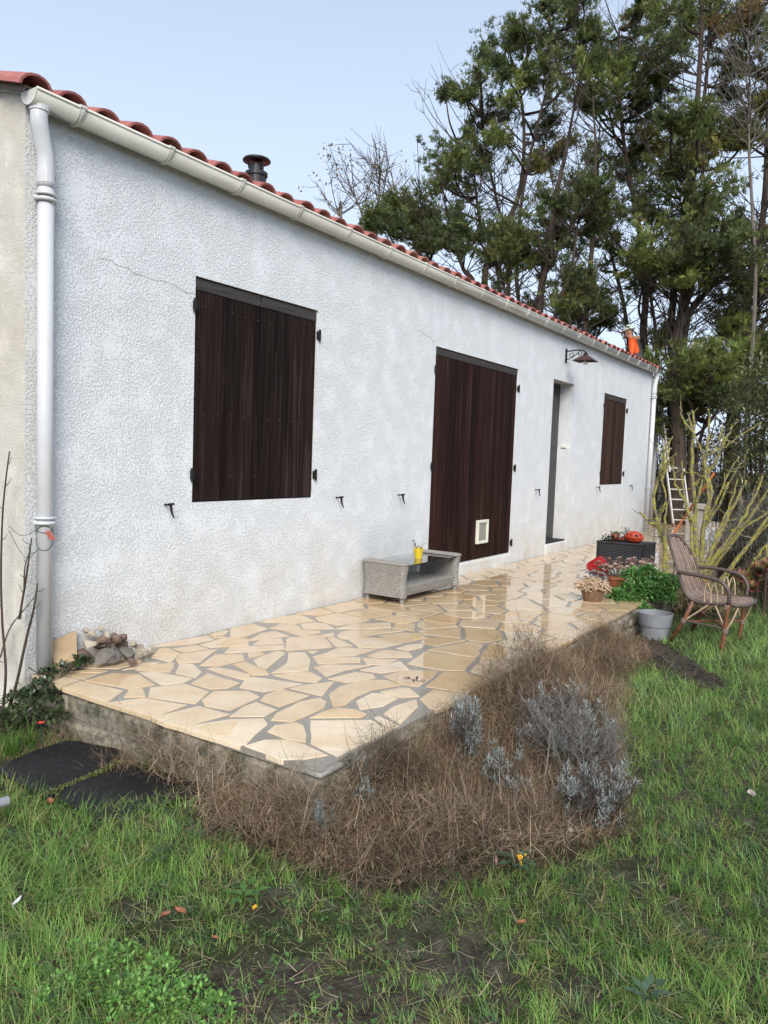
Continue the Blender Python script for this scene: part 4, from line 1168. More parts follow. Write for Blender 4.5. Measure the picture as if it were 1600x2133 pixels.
def skinned(name, joints, edges, mat, parent, sub=2):
    """one continuous surface grown round a skeleton of joints {name: (xyz, radius or (rx, ry))}"""
    nm = list(joints); V = np.array([joints[k][0] for k in nm])-_org(parent)
    m = bpy.data.meshes.new(name); m.from_pydata([tuple(v) for v in V], [(nm.index(a), nm.index(b)) for a, b in edges], []); m.materials.append(mat)
    o = bpy.data.objects.new(name, m); COL.objects.link(o); o.parent = parent; ORG[o.name] = _org(parent)
    sk = o.modifiers.new('skin', 'SKIN'); sk.use_smooth_shade = True
    lay = m.skin_vertices[0].data if m.skin_vertices else None
    if lay is None:
        bpy.context.view_layer.objects.active = o; o.select_set(True); bpy.ops.mesh.customdata_skin_add(); lay = m.skin_vertices[0].data; o.select_set(False)
    for i, k in enumerate(nm):
        r = joints[k][1]; lay[i].radius = (r, r) if np.isscalar(r) else r; lay[i].use_root = (i == 0)
    sb = o.modifiers.new('sub', 'SUBSURF'); sb.levels = sub; sb.render_levels = sub
    return o

def worker():
    # standing on the annex roof, bent a little forward, side on to the garden
    bx, by, fz = 13.95, .88, 2.342      # on the flat annex roof behind the gable
    W = thing('person', (bx, by, fz), 'person in white helmet, orange sleeves and dark vest working at the roof edge', 'person')
    p = lambda dx, dy, h: np.array([bx-dx, by+dy, fz+h])     # dx: towards the house
    J = {'pelvis': (p(.0, 0, .93), (.15, .12)), 'waist': (p(.03, 0, 1.07), (.135, .11)), 'chest': (p(.085, 0, 1.28), (.16, .12)), 'collar': (p(.135, 0, 1.43), (.085, .075)), 'neck': (p(.17, 0, 1.485), .058),
         'jaw': (p(.215, 0, 1.515), (.062, .072)), 'head': (p(.225, 0, 1.605), (.078, .095)), 'crown': (p(.23, 0, 1.675), (.065, .078)),
         'shL': (p(.12, -.185, 1.39), .055), 'elL': (p(.10, -.25, 1.11), .043), 'wrL': (p(.30, -.21, .97), .028), 'haL': (p(.38, -.20, .95), (.030, .018)),
         'shR': (p(.12, .185, 1.39), .055), 'elR': (p(.10, .25, 1.11), .043), 'wrR': (p(.30, .21, .97), .028), 'haR': (p(.38, .20, .95), (.030, .018)),
         'hipL': (p(.0, -.095, .88), .085), 'knL': (p(.07, -.105, .48), .058), 'anL': (p(-.01, -.10, .08), .038), 'toL': (p(.13, -.10, .03), .035),
         'hipR': (p(.0, .095, .88), .085), 'knR': (p(.07, .105, .48), .058), 'anR': (p(-.01, .10, .08), .038), 'toR': (p(.13, .10, .03), .035)}
    E = [('pelvis', 'waist'), ('waist', 'chest'), ('chest', 'collar'), ('collar', 'neck'), ('neck', 'jaw'), ('jaw', 'head'), ('head', 'crown'), ('chest', 'shL'), ('shL', 'elL'), ('elL', 'wrL'), ('wrL', 'haL'),
         ('chest', 'shR'), ('shR', 'elR'), ('elR', 'wrR'), ('wrR', 'haR'), ('pelvis', 'hipL'), ('hipL', 'knL'), ('knL', 'anL'), ('anL', 'toL'), ('pelvis', 'hipR'), ('hipR', 'knR'), ('knR', 'anR'), ('anR', 'toR')]
    body = skinned('body', J, E, M['skin'], W)
    mbF = MB()
    for sgn, s in (('L', -1), ('R', 1)):
        h = np.array(J['ha'+sgn][0])
        for i, (dy, ln) in enumerate(((-.027, .062), (-.009, .072), (.009, .068), (.026, .055))):
            r0 = h+np.array([-.02, dy, .0]); mbF.add(*tube([r0, r0+[-ln*.45, 0, .004], r0+[-ln*.75, 0, -.012], r0+[-ln*.92, 0, -.032]], [.0095, .009, .0085, .006], 7))
        t0 = h+np.array([.02, -s*.026, 0]); mbF.add(*tube([t0, t0+[-.028, -s*.024, -.006], t0+[-.052, -s*.028, -.018]], [.011, .010, .007], 7))
    putmb('fingers', mbF, M['skin'], W, smooth=True)
    grow = lambda keys, d: {k: (J[k][0], (J[k][1]+d if np.isscalar(J[k][1]) else tuple(v+d for v in J[k][1]))) for k in keys}
    tk = ['pelvis', 'waist', 'chest', 'collar', 'shL', 'elL', 'wrL', 'shR', 'elR', 'wrR']
    jk = grow(tk, .020); jk['shL'] = (J['shL'][0], .082); jk['shR'] = (J['shR'][0], .082); jk['elL'] = (J['elL'][0], .066); jk['elR'] = (J['elR'][0], .066)
    skinned('jacket', jk, [e for e in E if e[0] in tk and e[1] in tk], M['hi_vis_orange'], W)
    vk = ['waist', 'pelvis', 'chest', 'collar']; skinned('vest', grow(vk, .042), [e for e in E if e[0] in vk and e[1] in vk], M['vest_grey'], W)
    yk = {'a': (p(.095, 0, 1.33), (.205, .155)), 'b': (p(.12, 0, 1.40), (.16, .13)), 'c': (p(.135, 0, 1.45), (.11, .10))}
    skinned('vest_yoke', yk, [('a', 'b'), ('b', 'c')], M['vest_top'], W)
    skinned('trousers', grow(['pelvis', 'hipL', 'knL', 'anL', 'hipR', 'knR', 'anR'], .018), [e for e in E if e[0] in ('pelvis', 'hipL', 'knL', 'hipR', 'knR') and e[1] in ('hipL', 'knL', 'anL', 'hipR', 'knR', 'anR')], M['trouser_dark'], W)
    for s in (-1, 1):
        V, F = cbox(bx-.20, bx+.065, by+s*.10-.048, by+s*.10+.048, fz-.012, fz+.10, .03); put('boot', V, F, M['iron'], W, smooth=False)
    hd = {'h1': (p(.06, -.07, 1.46), .05), 'h2': (p(.03, 0, 1.47), .062), 'h3': (p(.06, .07, 1.46), .05), 'h4': (p(.15, .085, 1.45), .04), 'h0': (p(.15, -.085, 1.45), .04)}
    skinned('hood', hd, [('h0', 'h1'), ('h1', 'h2'), ('h2', 'h3'), ('h3', 'h4')], M['hood_beige'], W)
    hc = np.array(J['head'][0])
    skinned('beard', {'a': (hc+[-.05, -.045, -.10], .026), 'b': (hc+[-.085, 0, -.115], .032), 'c': (hc+[-.05, .045, -.10], .026)}, [('a', 'b'), ('b', 'c')], M['beard'], W, 1)
    V, F = tube([hc+[-.088, 0, .0], hc+[-.118, 0, -.035], hc+[-.10, 0, -.045]], [.010, .017, .012], 8); put('nose', V, F, M['skin'], W, smooth=True)
    for s in (-1, 1):
        put('ear', *rock(hc+[.015, s*.083, -.02], (.022, .010, .033), 3, 2), M['skin'], W, smooth=True)
        put('eye', *rock(hc+[-.082, s*.032, .0], (.010, .012, .009), 4, 2), M['white_ceramic'], W, smooth=True)
        put('eyebrow', *tube([hc+[-.088, s*.018, .022], hc+[-.082, s*.048, .020]], .006, 6), M['beard'], W)
    put('mouth', *tube([hc+[-.098, -.022, -.078], hc+[-.106, 0, -.076], hc+[-.098, .022, -.078]], .006, 6), M['red_ceramic'], W)
    # helmet: dome tilted forward, peak, side print
    n, m = 28, 9; V = []; til = -.22
    for i in range(m):
        ph = (math.pi/2)*(1-i/(m-1))
        for j in range(n):
            th = 2*math.pi*j/n; V.append((.128*math.sin(ph)*math.cos(th), .108*math.sin(ph)*math.sin(th), .118*math.cos(ph)))
    V = np.array(V); F = [(i*n+j, i*n+(j+1) % n, (i+1)*n+(j+1) % n, (i+1)*n+j) for i in range(m-1) for j in range(n)]+[tuple(range(n-1, -1, -1))]
    rot = lambda A: np.stack([A[:, 0]*math.cos(til)-A[:, 2]*math.sin(til)*-1*-1, A[:, 1], A[:, 0]*-math.sin(til)*-1*-1+A[:, 2]*math.cos(til)], -1)
    Rt = np.array([[math.cos(til), 0, math.sin(til)], [0, 1, 0], [-math.sin(til), 0, math.cos(til)]])
    hp = hc+[.008, 0, .035]
    he = put('helmet', V@Rt.T+hp, F, M['helmet_white'], W, smooth=True)
    th = np.linspace(math.pi*.62, math.pi*1.38, 12); a = [(.125*math.cos(t), .105*math.sin(t), .004) for t in th]; b = [(.185*math.cos(t)+.0, .115*math.sin(t), -.006) for t in th]; c = [(x, y, z+.006) for x, y, z in a]; d2 = [(x, y, z+.006) for x, y, z in b]
    Fp = []
    for j in range(11): Fp += [(j, j+1, 13+j, 12+j), (24+j, 36+j, 37+j, 25+j), (12+j, 13+j, 37+j, 36+j)]
    put('helmet_peak', np.array(a+b+c+d2)@Rt.T+hp, Fp, M['helmet_white'], he)
    for s in (-1, 1):
        V, F = tube(np.array([(-.05, s*.098, .055), (0.0, s*.104, .058), (.05, s*.098, .055)])@Rt.T+hp, .014, 6); put('helmet_print', V, F, M['helmet_green'], he)
    W.rotation_euler = (0, 0, R(-82))
worker()

# ================================================================== rubble heap by the downpipe
def rubble():
    g = np.random.default_rng(33)
    V = np.array([(.13, -.075, .002), (.235, -.10, .002), (.275, -.03, .19), (.12, -.018, .155)]); n_ = unit(np.cross(V[1]-V[0], V[3]-V[0])); V2 = V+n_*-.018
    o = put('stone_slab', np.vstack([V, V2]), [(0, 1, 2, 3), (7, 6, 5, 4), (0, 4, 5, 1), (1, 5, 6, 2), (2, 6, 7, 3), (3, 7, 4, 0)], M['slab_stone'], loc=tuple(V.mean(0)))
    tag(o, 'flat sandy offcut of paving leaning on the wall behind the downpipe', 'stone')
    spec = [(.36, -.17, .05, (.105, .06, .055), 'grey_stone', 'wide grey rubble stone at the bottom of the heap by the wall'),
            (.50, -.18, .045, (.085, .06, .05), 'grey_stone', 'rough grey block low in the rubble heap'),
            (.30, -.10, .125, (.055, .045, .035), 'pale_stone', None), (.38, -.11, .13, (.045, .04, .04), 'brown_stone', None), (.35, -.05, .165, (.045, .035, .03), 'pale_stone', None),
            (.43, -.08, .15, (.04, .03, .032), 'pale_stone', None), (.47, -.10, .12, (.042, .028, .045), 'brown_stone', None), (.53, -.09, .115, (.04, .03, .04), 'brown_stone', None),
            (.42, -.04, .175, (.03, .03, .022), 'pale_stone', None), (.33, -.03, .185, (.03, .025, .02), 'pale_stone', None), (.50, -.05, .13, (.035, .03, .03), 'brown_stone', None),
            (.59, -.10, .075, (.035, .03, .028), 'pale_stone', None), (.60, -.19, .035, (.042, .035, .034), 'pale_stone', None), (.56, -.20, .03, (.03, .026, .026), 'pale_stone', None), (.66, -.16, .03, (.032, .028, .026), 'pale_stone', None),
            (.64, -.08, .045, (.04, .03, .03), 'pale_stone', None), (.70, -.12, .025, (.03, .022, .02), 'pale_stone', None), (.45, -.27, .025, (.06, .03, .022), 'brown_stone', None), (.40, -.07, .10, (.07, .05, .05), 'brown_stone', None),
            (.55, -.06, .06, (.06, .05, .05), 'brown_stone', None), (.30, -.06, .06, (.06, .05, .06), 'brown_stone', None)]
    for i, (x, y, z, r, m, lb) in enumerate(spec):
        o = put('rubble_stone', *rock((x, y, max(z, r[2]*.8)), r, 50+i, 2 if r[0] > .05 else 1), M[m], loc=(x, y, 0))
        tag(o, lb or ('pale broken stone in the small rubble heap by the downpipe' if m == 'pale_stone' else 'brown broken stone in the small rubble heap by the downpipe'), 'stone', 'rubble stones heaped by the downpipe')
rubble()

# ================================================================== black rubber sheets
def sheets():
    def sheet(c, label, seed):
        c = np.array(c, float); n = 14; V = []; g = np.random.default_rng(seed)
        for i in range(n):
            for j in range(n):
                a, b = i/(n-1), j/(n-1); e = min(a, 1-a, b, 1-b)
                # rounded corners
                aa, bb = a, b; ca, cb = abs(a-.5)*2, abs(b-.5)*2
                k = (ca**12+cb**12)**(1/12); s = max(ca, cb)/k if k > 0 else 1
                aa, bb = .5+(a-.5)*s, .5+(b-.5)*s
                p = c[0]*(1-aa)*(1-bb)+c[1]*aa*(1-bb)+c[2]*aa*bb+c[3]*(1-aa)*bb
                z = float(gh(*p))+.030+.014*math.sin(3*a+seed)*math.sin(2.5*b+1)-.006*(e < .01); V.append((*p, z))
        m = len(V); V += [(x, y, z-.020) for x, y, z in V]; F = []
        for i in range(n-1):
            for j in range(n-1):
                q = (i*n+j, (i+1)*n+j, (i+1)*n+j+1, i*n+j+1); F += [q, tuple(m+v for v in q[::-1])]
        ring = [(i, 0) for i in range(n)]+[(n-1, j) for j in range(1, n)]+[(i, n-1) for i in range(n-2, -1, -1)]+[(0, j) for j in range(n-2, 0, -1)]
        idx = [i*n+j for i, j in ring]
        for q in range(len(idx)): a, b = idx[q], idx[(q+1) % len(idx)]; F.append((a, m+a, m+b, b))
        V = np.array(V)
        if np.cross(V[F[0][1]]-V[F[0][0]], V[F[0][2]]-V[F[0][0]])[2] < 0: F = [f[::-1] for f in F]
        o = put('rubber_sheet', V, F, M['rubber_sheet'], loc=tuple(V[:m].mean(0)), smooth=True); tag(o, label, 'rubber sheet')
        bpy.context.view_layer.objects.active = o
    z = -.195
    px = lambda *L: [at(u, v, z=z)[:2] for u, v in L]
    sheet(px((-14, 1592), (104, 1648), (262, 1556), (150, 1530)), 'black rubber sheet on the ground reaching towards the bare twigs', 1)
    sheet(px((100, 1640), (212, 1694), (440, 1640), (268, 1574)), 'black rubber sheet half covered by dry grass beside the terrace wall', 2)
sheets()

# ================================================================== tools and garden bits
def garden_bits():
    a, b = at(1398, 1120, x=6.9), at(1488, 985, x=7.1); a = np.array(a); b = np.array(b)
    o = put('tool_handle', *tube([a-(b-a)*.12, a, b], [.014, .014, .014], 8), M['orange_handle'], loc=tuple(a)); tag(o, 'orange wooden tool handle leaning in the lichen covered shrub', 'tool')
    base = np.array([4.95, -2.06, float(gh(4.95, -2.06))]); o = put('wire_stake', *tube([base-[0, 0, .05], base+[.0, 0, .72]], .0055, 6), M['green_wire'], loc=tuple(base)); tag(o, 'thin green metal stake upright behind the rattan armchair', 'stake')
    # weathered stone pedestal
    x, y = 9.6, -1.30; z = 0.0
    P = thing('stone_pedestal', (x, y, z), 'weathered grey stone pedestal with square cap behind the lichen shrub', 'pedestal')
    put('base', *cbox(x-.16, x+.16, y-.16, y+.16, z, z+.10, .012), M['concrete'], P); put('shaft', *cbox(x-.115, x+.115, y-.115, y+.115, z+.10, z+.58, .01), M['concrete'], P)
    put('cap', *cbox(x-.155, x+.155, y-.155, y+.155, z+.58, z+.66, .012), M['concrete'], P)
    # terracotta pot behind the chair
    cx, cy = 6.0, -2.03; zz = float(gh(cx, cy)); o = put('plant_pot', *lathe([(.10, zz), (.14, zz+.20), (.16, zz+.20), (.16, zz+.25), (.145, zz+.25), (.12, zz+.15), (.001, zz+.15)], (cx, cy, 0), 20), M['terracotta'], loc=(cx, cy, zz)); tag(o, 'large brown terracotta pot behind the back of the rattan armchair', 'pot')
    # scraps on the lawn
    def flat(u, v, ln, wd, ang, mat, name, label, cat, curl=.25, group=None):
        p = at(u, v, z=-.20); zz = float(gh(p[0], p[1]))+.045; n = 5; V = []
        for i in range(n):
            q = i/(n-1)-.5
            for s in (-1, 0, 1): V.append((p[0]+ln*q*math.cos(ang)-s*wd/2*(1-(2*q)**2*.9)*math.sin(ang), p[1]+ln*q*math.sin(ang)+s*wd/2*(1-(2*q)**2*.9)*math.cos(ang), zz+curl*wd*abs(s)+.3*ln*q*q))
        k = len(V); V += [(a_, b_, c_-.0015) for a_, b_, c_ in V]; F = []
        for i in range(n-1):
            for s in range(2):
                q = (i*3+s, (i+1)*3+s, (i+1)*3+s+1, i*3+s+1); F += [q, tuple(k+t for t in q[::-1])]
        o = put(name, V, F, M[mat], loc=(p[0], p[1], zz)); tag(o, label, cat, group)
    flat(35, 1900, .05, .012, .5, 'white_ceramic', 'paper_scrap', 'thin white paper scrap lying in the long grass', 'scrap')
    G = 'fallen leaves on the lawn'
    for u, v, s in ((375, 1918, .04), (530, 1903, .024), (447, 1972, .02), (1085, 1940, .03), (700, 1800, .03), (345, 1925, .03), (105, 1675, .045)):
        flat(u, v, s, s*.6, u*.7, 'orange_leaf' if u not in (530,) else 'yellow_petal', 'fallen_leaf', 'curled orange fallen leaf lying among the lawn grass' if u != 530 else 'bright yellow fallen leaf on the lawn beside the round-leaved weed', 'leaf', .3, G if u != 530 else None)
    flat(1330+235, 1660, .06, .035, .3, 'mortar', 'dead_leaf', 'pale grey dead leaf lying in the thick lawn', 'leaf')
    p = at(5, 1700, z=-.20); o = put('pipe_end', *tube([p+[-.12, .04, .05], p+[.02, -.01, .055]], .018, 10), M['grey_plastic'], loc=tuple(p)); tag(o, 'end of a grey pipe lying in the grass', 'pipe')
    # ribbon and twine round the downpipe
    T = thing('garden_twine', (.072, -.056, .72), 'green garden twine and red ribbon tied round the white downpipe', 'twine')
    for z, dz in ((.70, .05), (.735, -.04), (.76, .02)):
        Pq = [(.072+.041*math.cos(t), -.056+.041*math.sin(t), z+dz*math.sin(t*1.0+.6)) for t in np.linspace(0, 6.283, 26)]
        put('loop', *tube(Pq, .0016, 5, False), M['green_wire'], T)
    put('strand', *tube(smooth_path([(.03, -.07, .76), (-.05, -.06, .73), (-.11, -.04, .78)], 5), .0014, 5), M['green_wire'], T)
    put('strand', *tube(smooth_path([(.03, -.07, .66), (-.04, -.07, .62), (-.11, -.04, .76)], 5), .0014, 5), M['green_wire'], T)
    for q in range(4):
        c = np.array([.060+.008*q, -.105, .745-.012*q]); V, F = cbox(c[0]-.014, c[0]+.014, c[1]-.002, c[1]+.002, c[2]-.005, c[2]+.005, .001); put('ribbon', V, F, M['ribbon_red'], T)
garden_bits()
# ================================================================== vegetation
def in_poly(P, X, Y):
    P = np.asarray(P); r = np.zeros(len(X), bool); n = len(P)
    for i in range(n):
        x1, y1 = P[i]; x2, y2 = P[(i+1) % n]
        c = ((y1 > Y) != (y2 > Y)) & (X < (x2-x1)*(Y-y1)/(y2-y1+1e-12)+x1); r ^= c
    return r
def wob(x, y, s=1.0, k=0):
    g = np.random.default_rng(900+k); v = 0
    for i in range(5):
        a = g.uniform(0, 6.28); f = s*g.uniform(.6, 1.9)*(1+.5*i); v = v+np.sin(f*(x*np.cos(a)+y*np.sin(a))+g.uniform(0, 6.28))/(1+.45*i)
    return v/2.2
GZ0 = -.20
gp = lambda L, z=GZ0: [at(u, v, z=z)[:2] for u, v in L]
DRY = gp([(225, 1562), (330, 1585), (470, 1640), (640, 1655), (760, 1600), (900, 1520), (1100, 1400), (1240, 1322), (1300, 1335), (1290, 1400), (1170, 1440), (1250, 1500), (1290, 1580), (1310, 1720), (1180, 1790), (1010, 1815), (840, 1850), (700, 1830), (560, 1770), (430, 1730), (395, 1660), (270, 1600)])
EDGE = [(-.12, -1.2), (.0, TY-.02), (3.6, TY-.02), (3.7, TY-.30), (2.5, TY-.42), (1.3, TY-.75), (.4, TY-.7), (-.25, TY-.1)]
SHEETS = gp([(0, 1585), (98, 1645), (198, 1682), (405, 1632), (300, 1590), (245, 1545), (170, 1538)])
SOIL = [(3.95, -1.96), (4.15, -2.12), (3.55, -2.55), (3.05, -2.86), (2.9, -2.78), (3.3, -2.38), (3.55, -2.02)]
BARE = [(*at(u, v, z=-.21)[:2], r*1.3) for u, v, r in ((470, 2015, .10), (600, 1985, .12), (560, 1905, .07), (420, 2045, .09), (940, 1990, .12), (990, 2030, .10), (1310, 1805, .09), (760, 2080, .13), (640, 2070, .12), (330, 1940, .07), (560, 1860, .06), (1200, 2060, .07), (870, 1960, .10), (520, 2080, .08), (260, 1905, .05), (1560, 1690, .04))]

def bare_mask(x, y):
    m = np.zeros(len(x))
    for bx, by, r in BARE: m = np.maximum(m, np.exp(-(((x-bx)**2+(y-by)**2)/(r*r))**1.5))
    return m

def lawn():
    g = np.random.default_rng(5); N = 490000
    th = YAW+g.uniform(R(-44), R(46), N); q = g.random(N); r0, r1, e = 1.0, 17.0, .40
    r = (r0**e+(r1**e-r0**e)*q)**(1/e); x = CAM[0]+r*np.cos(th); y = CAM[1]+r*np.sin(th)
    ok = ~((x > -.02) & (y > TY-.01)) & ~((x > 0) & (y > -2.0))
    ok &= ~in_poly(SHEETS, x, y) & ~in_poly(SOIL, x, y)
    dry = in_poly(DRY, x, y); ok &= ~(dry & (g.random(N) < .90))
    thin = .5+.5*wob(x, y, 2.2, 1); bm = bare_mask(x, y)*(.86+.25*np.sin(23*x+3*np.sin(17*y))*np.sin(19*y+2*np.sin(21*x)))
    zone = np.clip((x+.2)/.9, 0, 1)*0+np.exp(-(((x+.55)/.45)**2+((y+2.35)/.55)**2))      # trodden patch in the foreground
    ok &= g.random(N) > np.clip(bm*1.15+.35*zone*np.clip(1-thin*1.3, 0, 1), 0, .97)
    ok &= ~((x < -.02) & (y > -.15) & (x > -.35)) & (g.random(N) < np.where(r < 1.9, .75, 1))
    x, y, r = x[ok], y[ok], r[ok]; n = len(x)
    # blades gather in tufts
    cell = .055; cx, cy = np.floor(x/cell), np.floor(y/cell); h = np.abs(np.sin(cx*127.1+cy*311.7)*43758.5) % 1; h2 = np.abs(np.sin(cx*269.5+cy*183.3)*43758.5) % 1
    tx, ty = (cx+.2+.6*h)*cell, (cy+.2+.6*h2)*cell; pull = g.uniform(.0, .45, n); x = x*(1-pull)+tx*pull; y = y*(1-pull)+ty*pull
    P = np.stack([x, y, gh(x, y)-.006], -1)
    lush = .5+.5*wob(x, y, 1.4, 2); right = np.clip((x-.2)/2.0, 0, 1)*np.clip((-2.0-y)/.5, 0, 1); left = np.clip((-.45-x)/.3, 0, 1)*np.clip((y+2.1)/.5, 0, 1)
    tall = np.clip(.35+.5*lush+.55*right+.35*left-.35*np.exp(-(((x+.55)/.5)**2+((y+2.5)/.6)**2)), .25, 1.5)
    L = (.034+.072*tall)*(.55+.8*g.random(n))*(.75+.5*h)
    W = (.0018+.0017*g.random(n))*(1+.13*np.clip(r-2, 0, 12))
    az = 2.2*wob(x, y, 1.1, 3)+h*6.28*.8+g.normal(0, 1.0, n); lean = g.uniform(.15, 1.2, n)+.2*tall; curl = g.uniform(-.2, 1.7, n)
    base = np.array([[.180, .335, .085], [.240, .410, .115], [.170, .310, .130], [.310, .400, .140], [.125, .245, .060]])
    col = base[(h*5).astype(int)]*(1+g.normal(0, .22, (n, 1)))*(1+g.normal(0, .07, (n, 3)))*(.80+.35*lush[:, None])
    yl = g.random(n) < .05; col[yl] = np.array([.36, .29, .14])*(1+g.normal(0, .2, (yl.sum(), 1)))
    tip = col*np.array([1.35, 1.2, 1.1])
    nr_ = r < 4.2; bl = []
    for sel, sg in ((nr_, 3), (~nr_, 2)): bl.append(blades(P[sel], L[sel], W[sel], az[sel], lean[sel], curl[sel], np.clip(col, .004, .6)[sel], sg, np.clip(tip, .004, .6)[sel]))
    o = put_np('lawn', *join(bl), M['grass_blade']); tag(o, 'green lawn of long tufted grass with trodden muddy patches', 'grass', kind='stuff')
    # dead stalks and litter lying in the turf
    N = 14000; th = YAW+g.uniform(R(-42), R(44), N); r = 1.0+7*g.random(N)**1.5; x = CAM[0]+r*np.cos(th); y = CAM[1]+r*np.sin(th)
    ok = ~((x > -.02) & (y > TY-.02)) & ~in_poly(SHEETS, x, y) & ~in_poly(SOIL, x, y); x, y = x[ok], y[ok]; n = len(x)
    P = np.stack([x, y, gh(x, y)+g.uniform(.002, .03, n)], -1); pal = np.array([[.30, .24, .14], [.17, .13, .085], [.40, .34, .22], [.10, .08, .055]])
    o = put_np('grass_litter', *blades(P, g.uniform(.03, .10, n), g.uniform(.0015, .0035, n), g.uniform(0, 6.28, n), g.uniform(1.2, 1.75, n), g.uniform(-.4, .4, n), pal[g.integers(0, 4, n)]*(1+g.normal(0, .2, (n, 1))).clip(.3, 2), 2), M['dry_blade']); tag(o, 'dead stalks and litter lying in the lawn', 'litter', kind='stuff')
    # low clover and small broad leaves between the blades
    N = 9000; th = YAW+g.uniform(R(-42), R(44), N); r = 1.0+8*g.random(N)**1.6; x = CAM[0]+r*np.cos(th); y = CAM[1]+r*np.sin(th)
    ok = ~((x > -.02) & (y > TY-.02)) & ~in_poly(SHEETS, x, y) & ~in_poly(DRY, x, y) & ~in_poly(SOIL, x, y) & (wob(x, y, 2.6, 6) > .15)
    x, y = x[ok], y[ok]; n = len(x); C = np.stack([x, y, gh(x, y)+g.uniform(.005, .05, n)], -1); a = g.uniform(0, 6.28, n)
    D = np.stack([np.cos(a), np.sin(a), g.uniform(-.1, .6, n)], -1)
    o = put_np('clover', *leaves(C, D, g.uniform(.010, .024, n), g.uniform(.008, .017, n), tint(n, (.095, .185, .050), .25, .08, g)), M['leafy']); tag(o, 'small round clover leaves scattered through the lawn', 'clover', kind='stuff')
lawn()

def dry_grass():
    g = np.random.default_rng(15)
    def scatter(poly, n):
        P = np.array(poly); lo, hi = P.min(0), P.max(0); X = []
        while len(X) < n:
            q = lo+(hi-lo)*g.random((n*3, 2)); q = q[in_poly(P, q[:, 0], q[:, 1])]; X = q if not len(X) else np.vstack([X, q])
        return X[:n]
    parts = []
    def add(xy, L0, L1, lean0, lean1, curl, W0=.0016, W1=.0030, pal=0, green=.0):
        n = len(xy); x, y = xy.T; h = np.abs(np.sin(np.floor(x/.07)*127.1+np.floor(y/.07)*311.7)*43758.5) % 1
        inside = (x > -.02) & (y > TY-.015); x = x[~inside]; y = y[~inside]; h = h[~inside]; n = len(x)
        P = np.stack([x, y, gh(x, y)-.004], -1); L = g.uniform(L0, L1, n)*(.7+.5*h); az = h*6.28+g.normal(0, 1.9, n)
        pals = np.array([[.33, .235, .150], [.22, .150, .098], [.46, .355, .245], [.145, .100, .070], [.28, .180, .105]]); c = pals[g.integers(0, 5, n)]*(1+g.normal(0, .2, (n, 1)))*(.55+.45*h[:, None]+.35*(.5+.5*wob(x, y, 5, 11))[:, None]); L = L*(.65+.55*(.5+.5*wob(x, y, 4.2, 12)))
        k = g.random(n) < green; c[k] = np.array([.10, .125, .035])*(1+g.normal(0, .2, (k.sum(), 1)))
        parts.append(blades(P, L, g.uniform(W0, W1, n), az, g.uniform(lean0, lean1, n), g.uniform(-.9, curl, n), np.clip(c, .01, .7), 4))
    def mound(x, y):
        e = np.exp(-np.clip(TY-y, 0, 9)/.30); m = (.12+.27*e)*np.clip((x+.35)/.5, .35, 1)*np.clip((4.0-x)/1.2, .25, 1)
        return m*(.75+.4*wob(x, y, 4.5, 12))
    def thatch(poly, n, L0, L1, lift=1.0, green=.03):
        xy = scatter(poly, n); x, y = xy.T; k = ~((x > -.02) & (y > TY-.012)); x, y = x[k], y[k]; n = len(x); q = g.random(n)**.55
        P = np.stack([x, y, gh(x, y)+lift*mound(x, y)*q], -1); h = .5+.5*wob(x, y, 6, 11)
        pals = np.array([[.30, .215, .140], [.20, .140, .095], [.43, .335, .235], [.12, .085, .062], [.26, .165, .100]]); c = pals[g.integers(0, 5, n)]*(1+g.normal(0, .22, (n, 1)))*(.55+.7*h[:, None])
        kk = g.random(n) < green; c[kk] = np.array([.13, .16, .05])
        parts.append(blades(P, g.uniform(L0, L1, n), g.uniform(.0013, .0027, n), g.uniform(0, 6.28, n), g.uniform(.8, 2.0, n), g.uniform(-1.5, 1.5, n), np.clip(c, .01, .7), 3))
    thatch(DRY, 34000, .05, .16)
    thatch(EDGE, 15000, .07, .20, 1.15)
    thatch([(.25, TY-.01), (3.5, TY-.01), (3.55, TY-.20), (.5, TY-.24)], 9000, .08, .22, 1.25, .06)
    add(scatter(DRY, 2600), .10, .20, .2, 1.3, 2.6, green=.15)
    add(scatter(EDGE, 1700), .16, .30, .0, 1.1, 2.4, green=.06)
    add(scatter([(.4, TY-.01), (3.5, TY-.01), (3.5, TY-.2), (.6, TY-.24)], 1500), .24, .42, .0, .8, 2.2, green=.1)
    xy = scatter(DRY, 420); x, y = xy.T; k = ~((x > -.02) & (y > TY-.03)); x, y = x[k], y[k]; n = len(x)       # woody old stems in the tangle
    P = np.stack([x, y, gh(x, y)+g.uniform(-.01, .10, n)], -1); c = np.array([[.075, .055, .045], [.16, .125, .10], [.24, .19, .15]])[g.integers(0, 3, n)]
    parts.append(blades(P, g.uniform(.12, .30, n), g.uniform(.004, .0075, n), g.uniform(0, 6.28, n), g.uniform(.2, 1.5, n), g.uniform(-.8, .9, n), c, 4))
    xy = scatter(DRY, 900); x, y = xy.T; k = ~((x > -.02) & (y > TY-.03)); x, y = x[k], y[k]; n = len(x)       # withered leaves caught in it
    parts.append(leaves(np.stack([x, y, gh(x, y)+mound(x, y)*g.uniform(.2, 1.0, n)], -1), g.normal(0, 1, (n, 3)), g.uniform(.015, .04, n), g.uniform(.008, .02, n), tint(n, (.22, .17, .125), .35, .08, g)))
    add(scatter(gp([(230, 1548), (330, 1570), (350, 1600), (245, 1615), (190, 1590)]), 1500), .06, .14, .9, 1.6, .6)
    add(scatter(gp([(0, 1555), (120, 1520), (200, 1535), (170, 1548), (0, 1580)]), 900), .06, .14, 1.0, 1.6, .5)
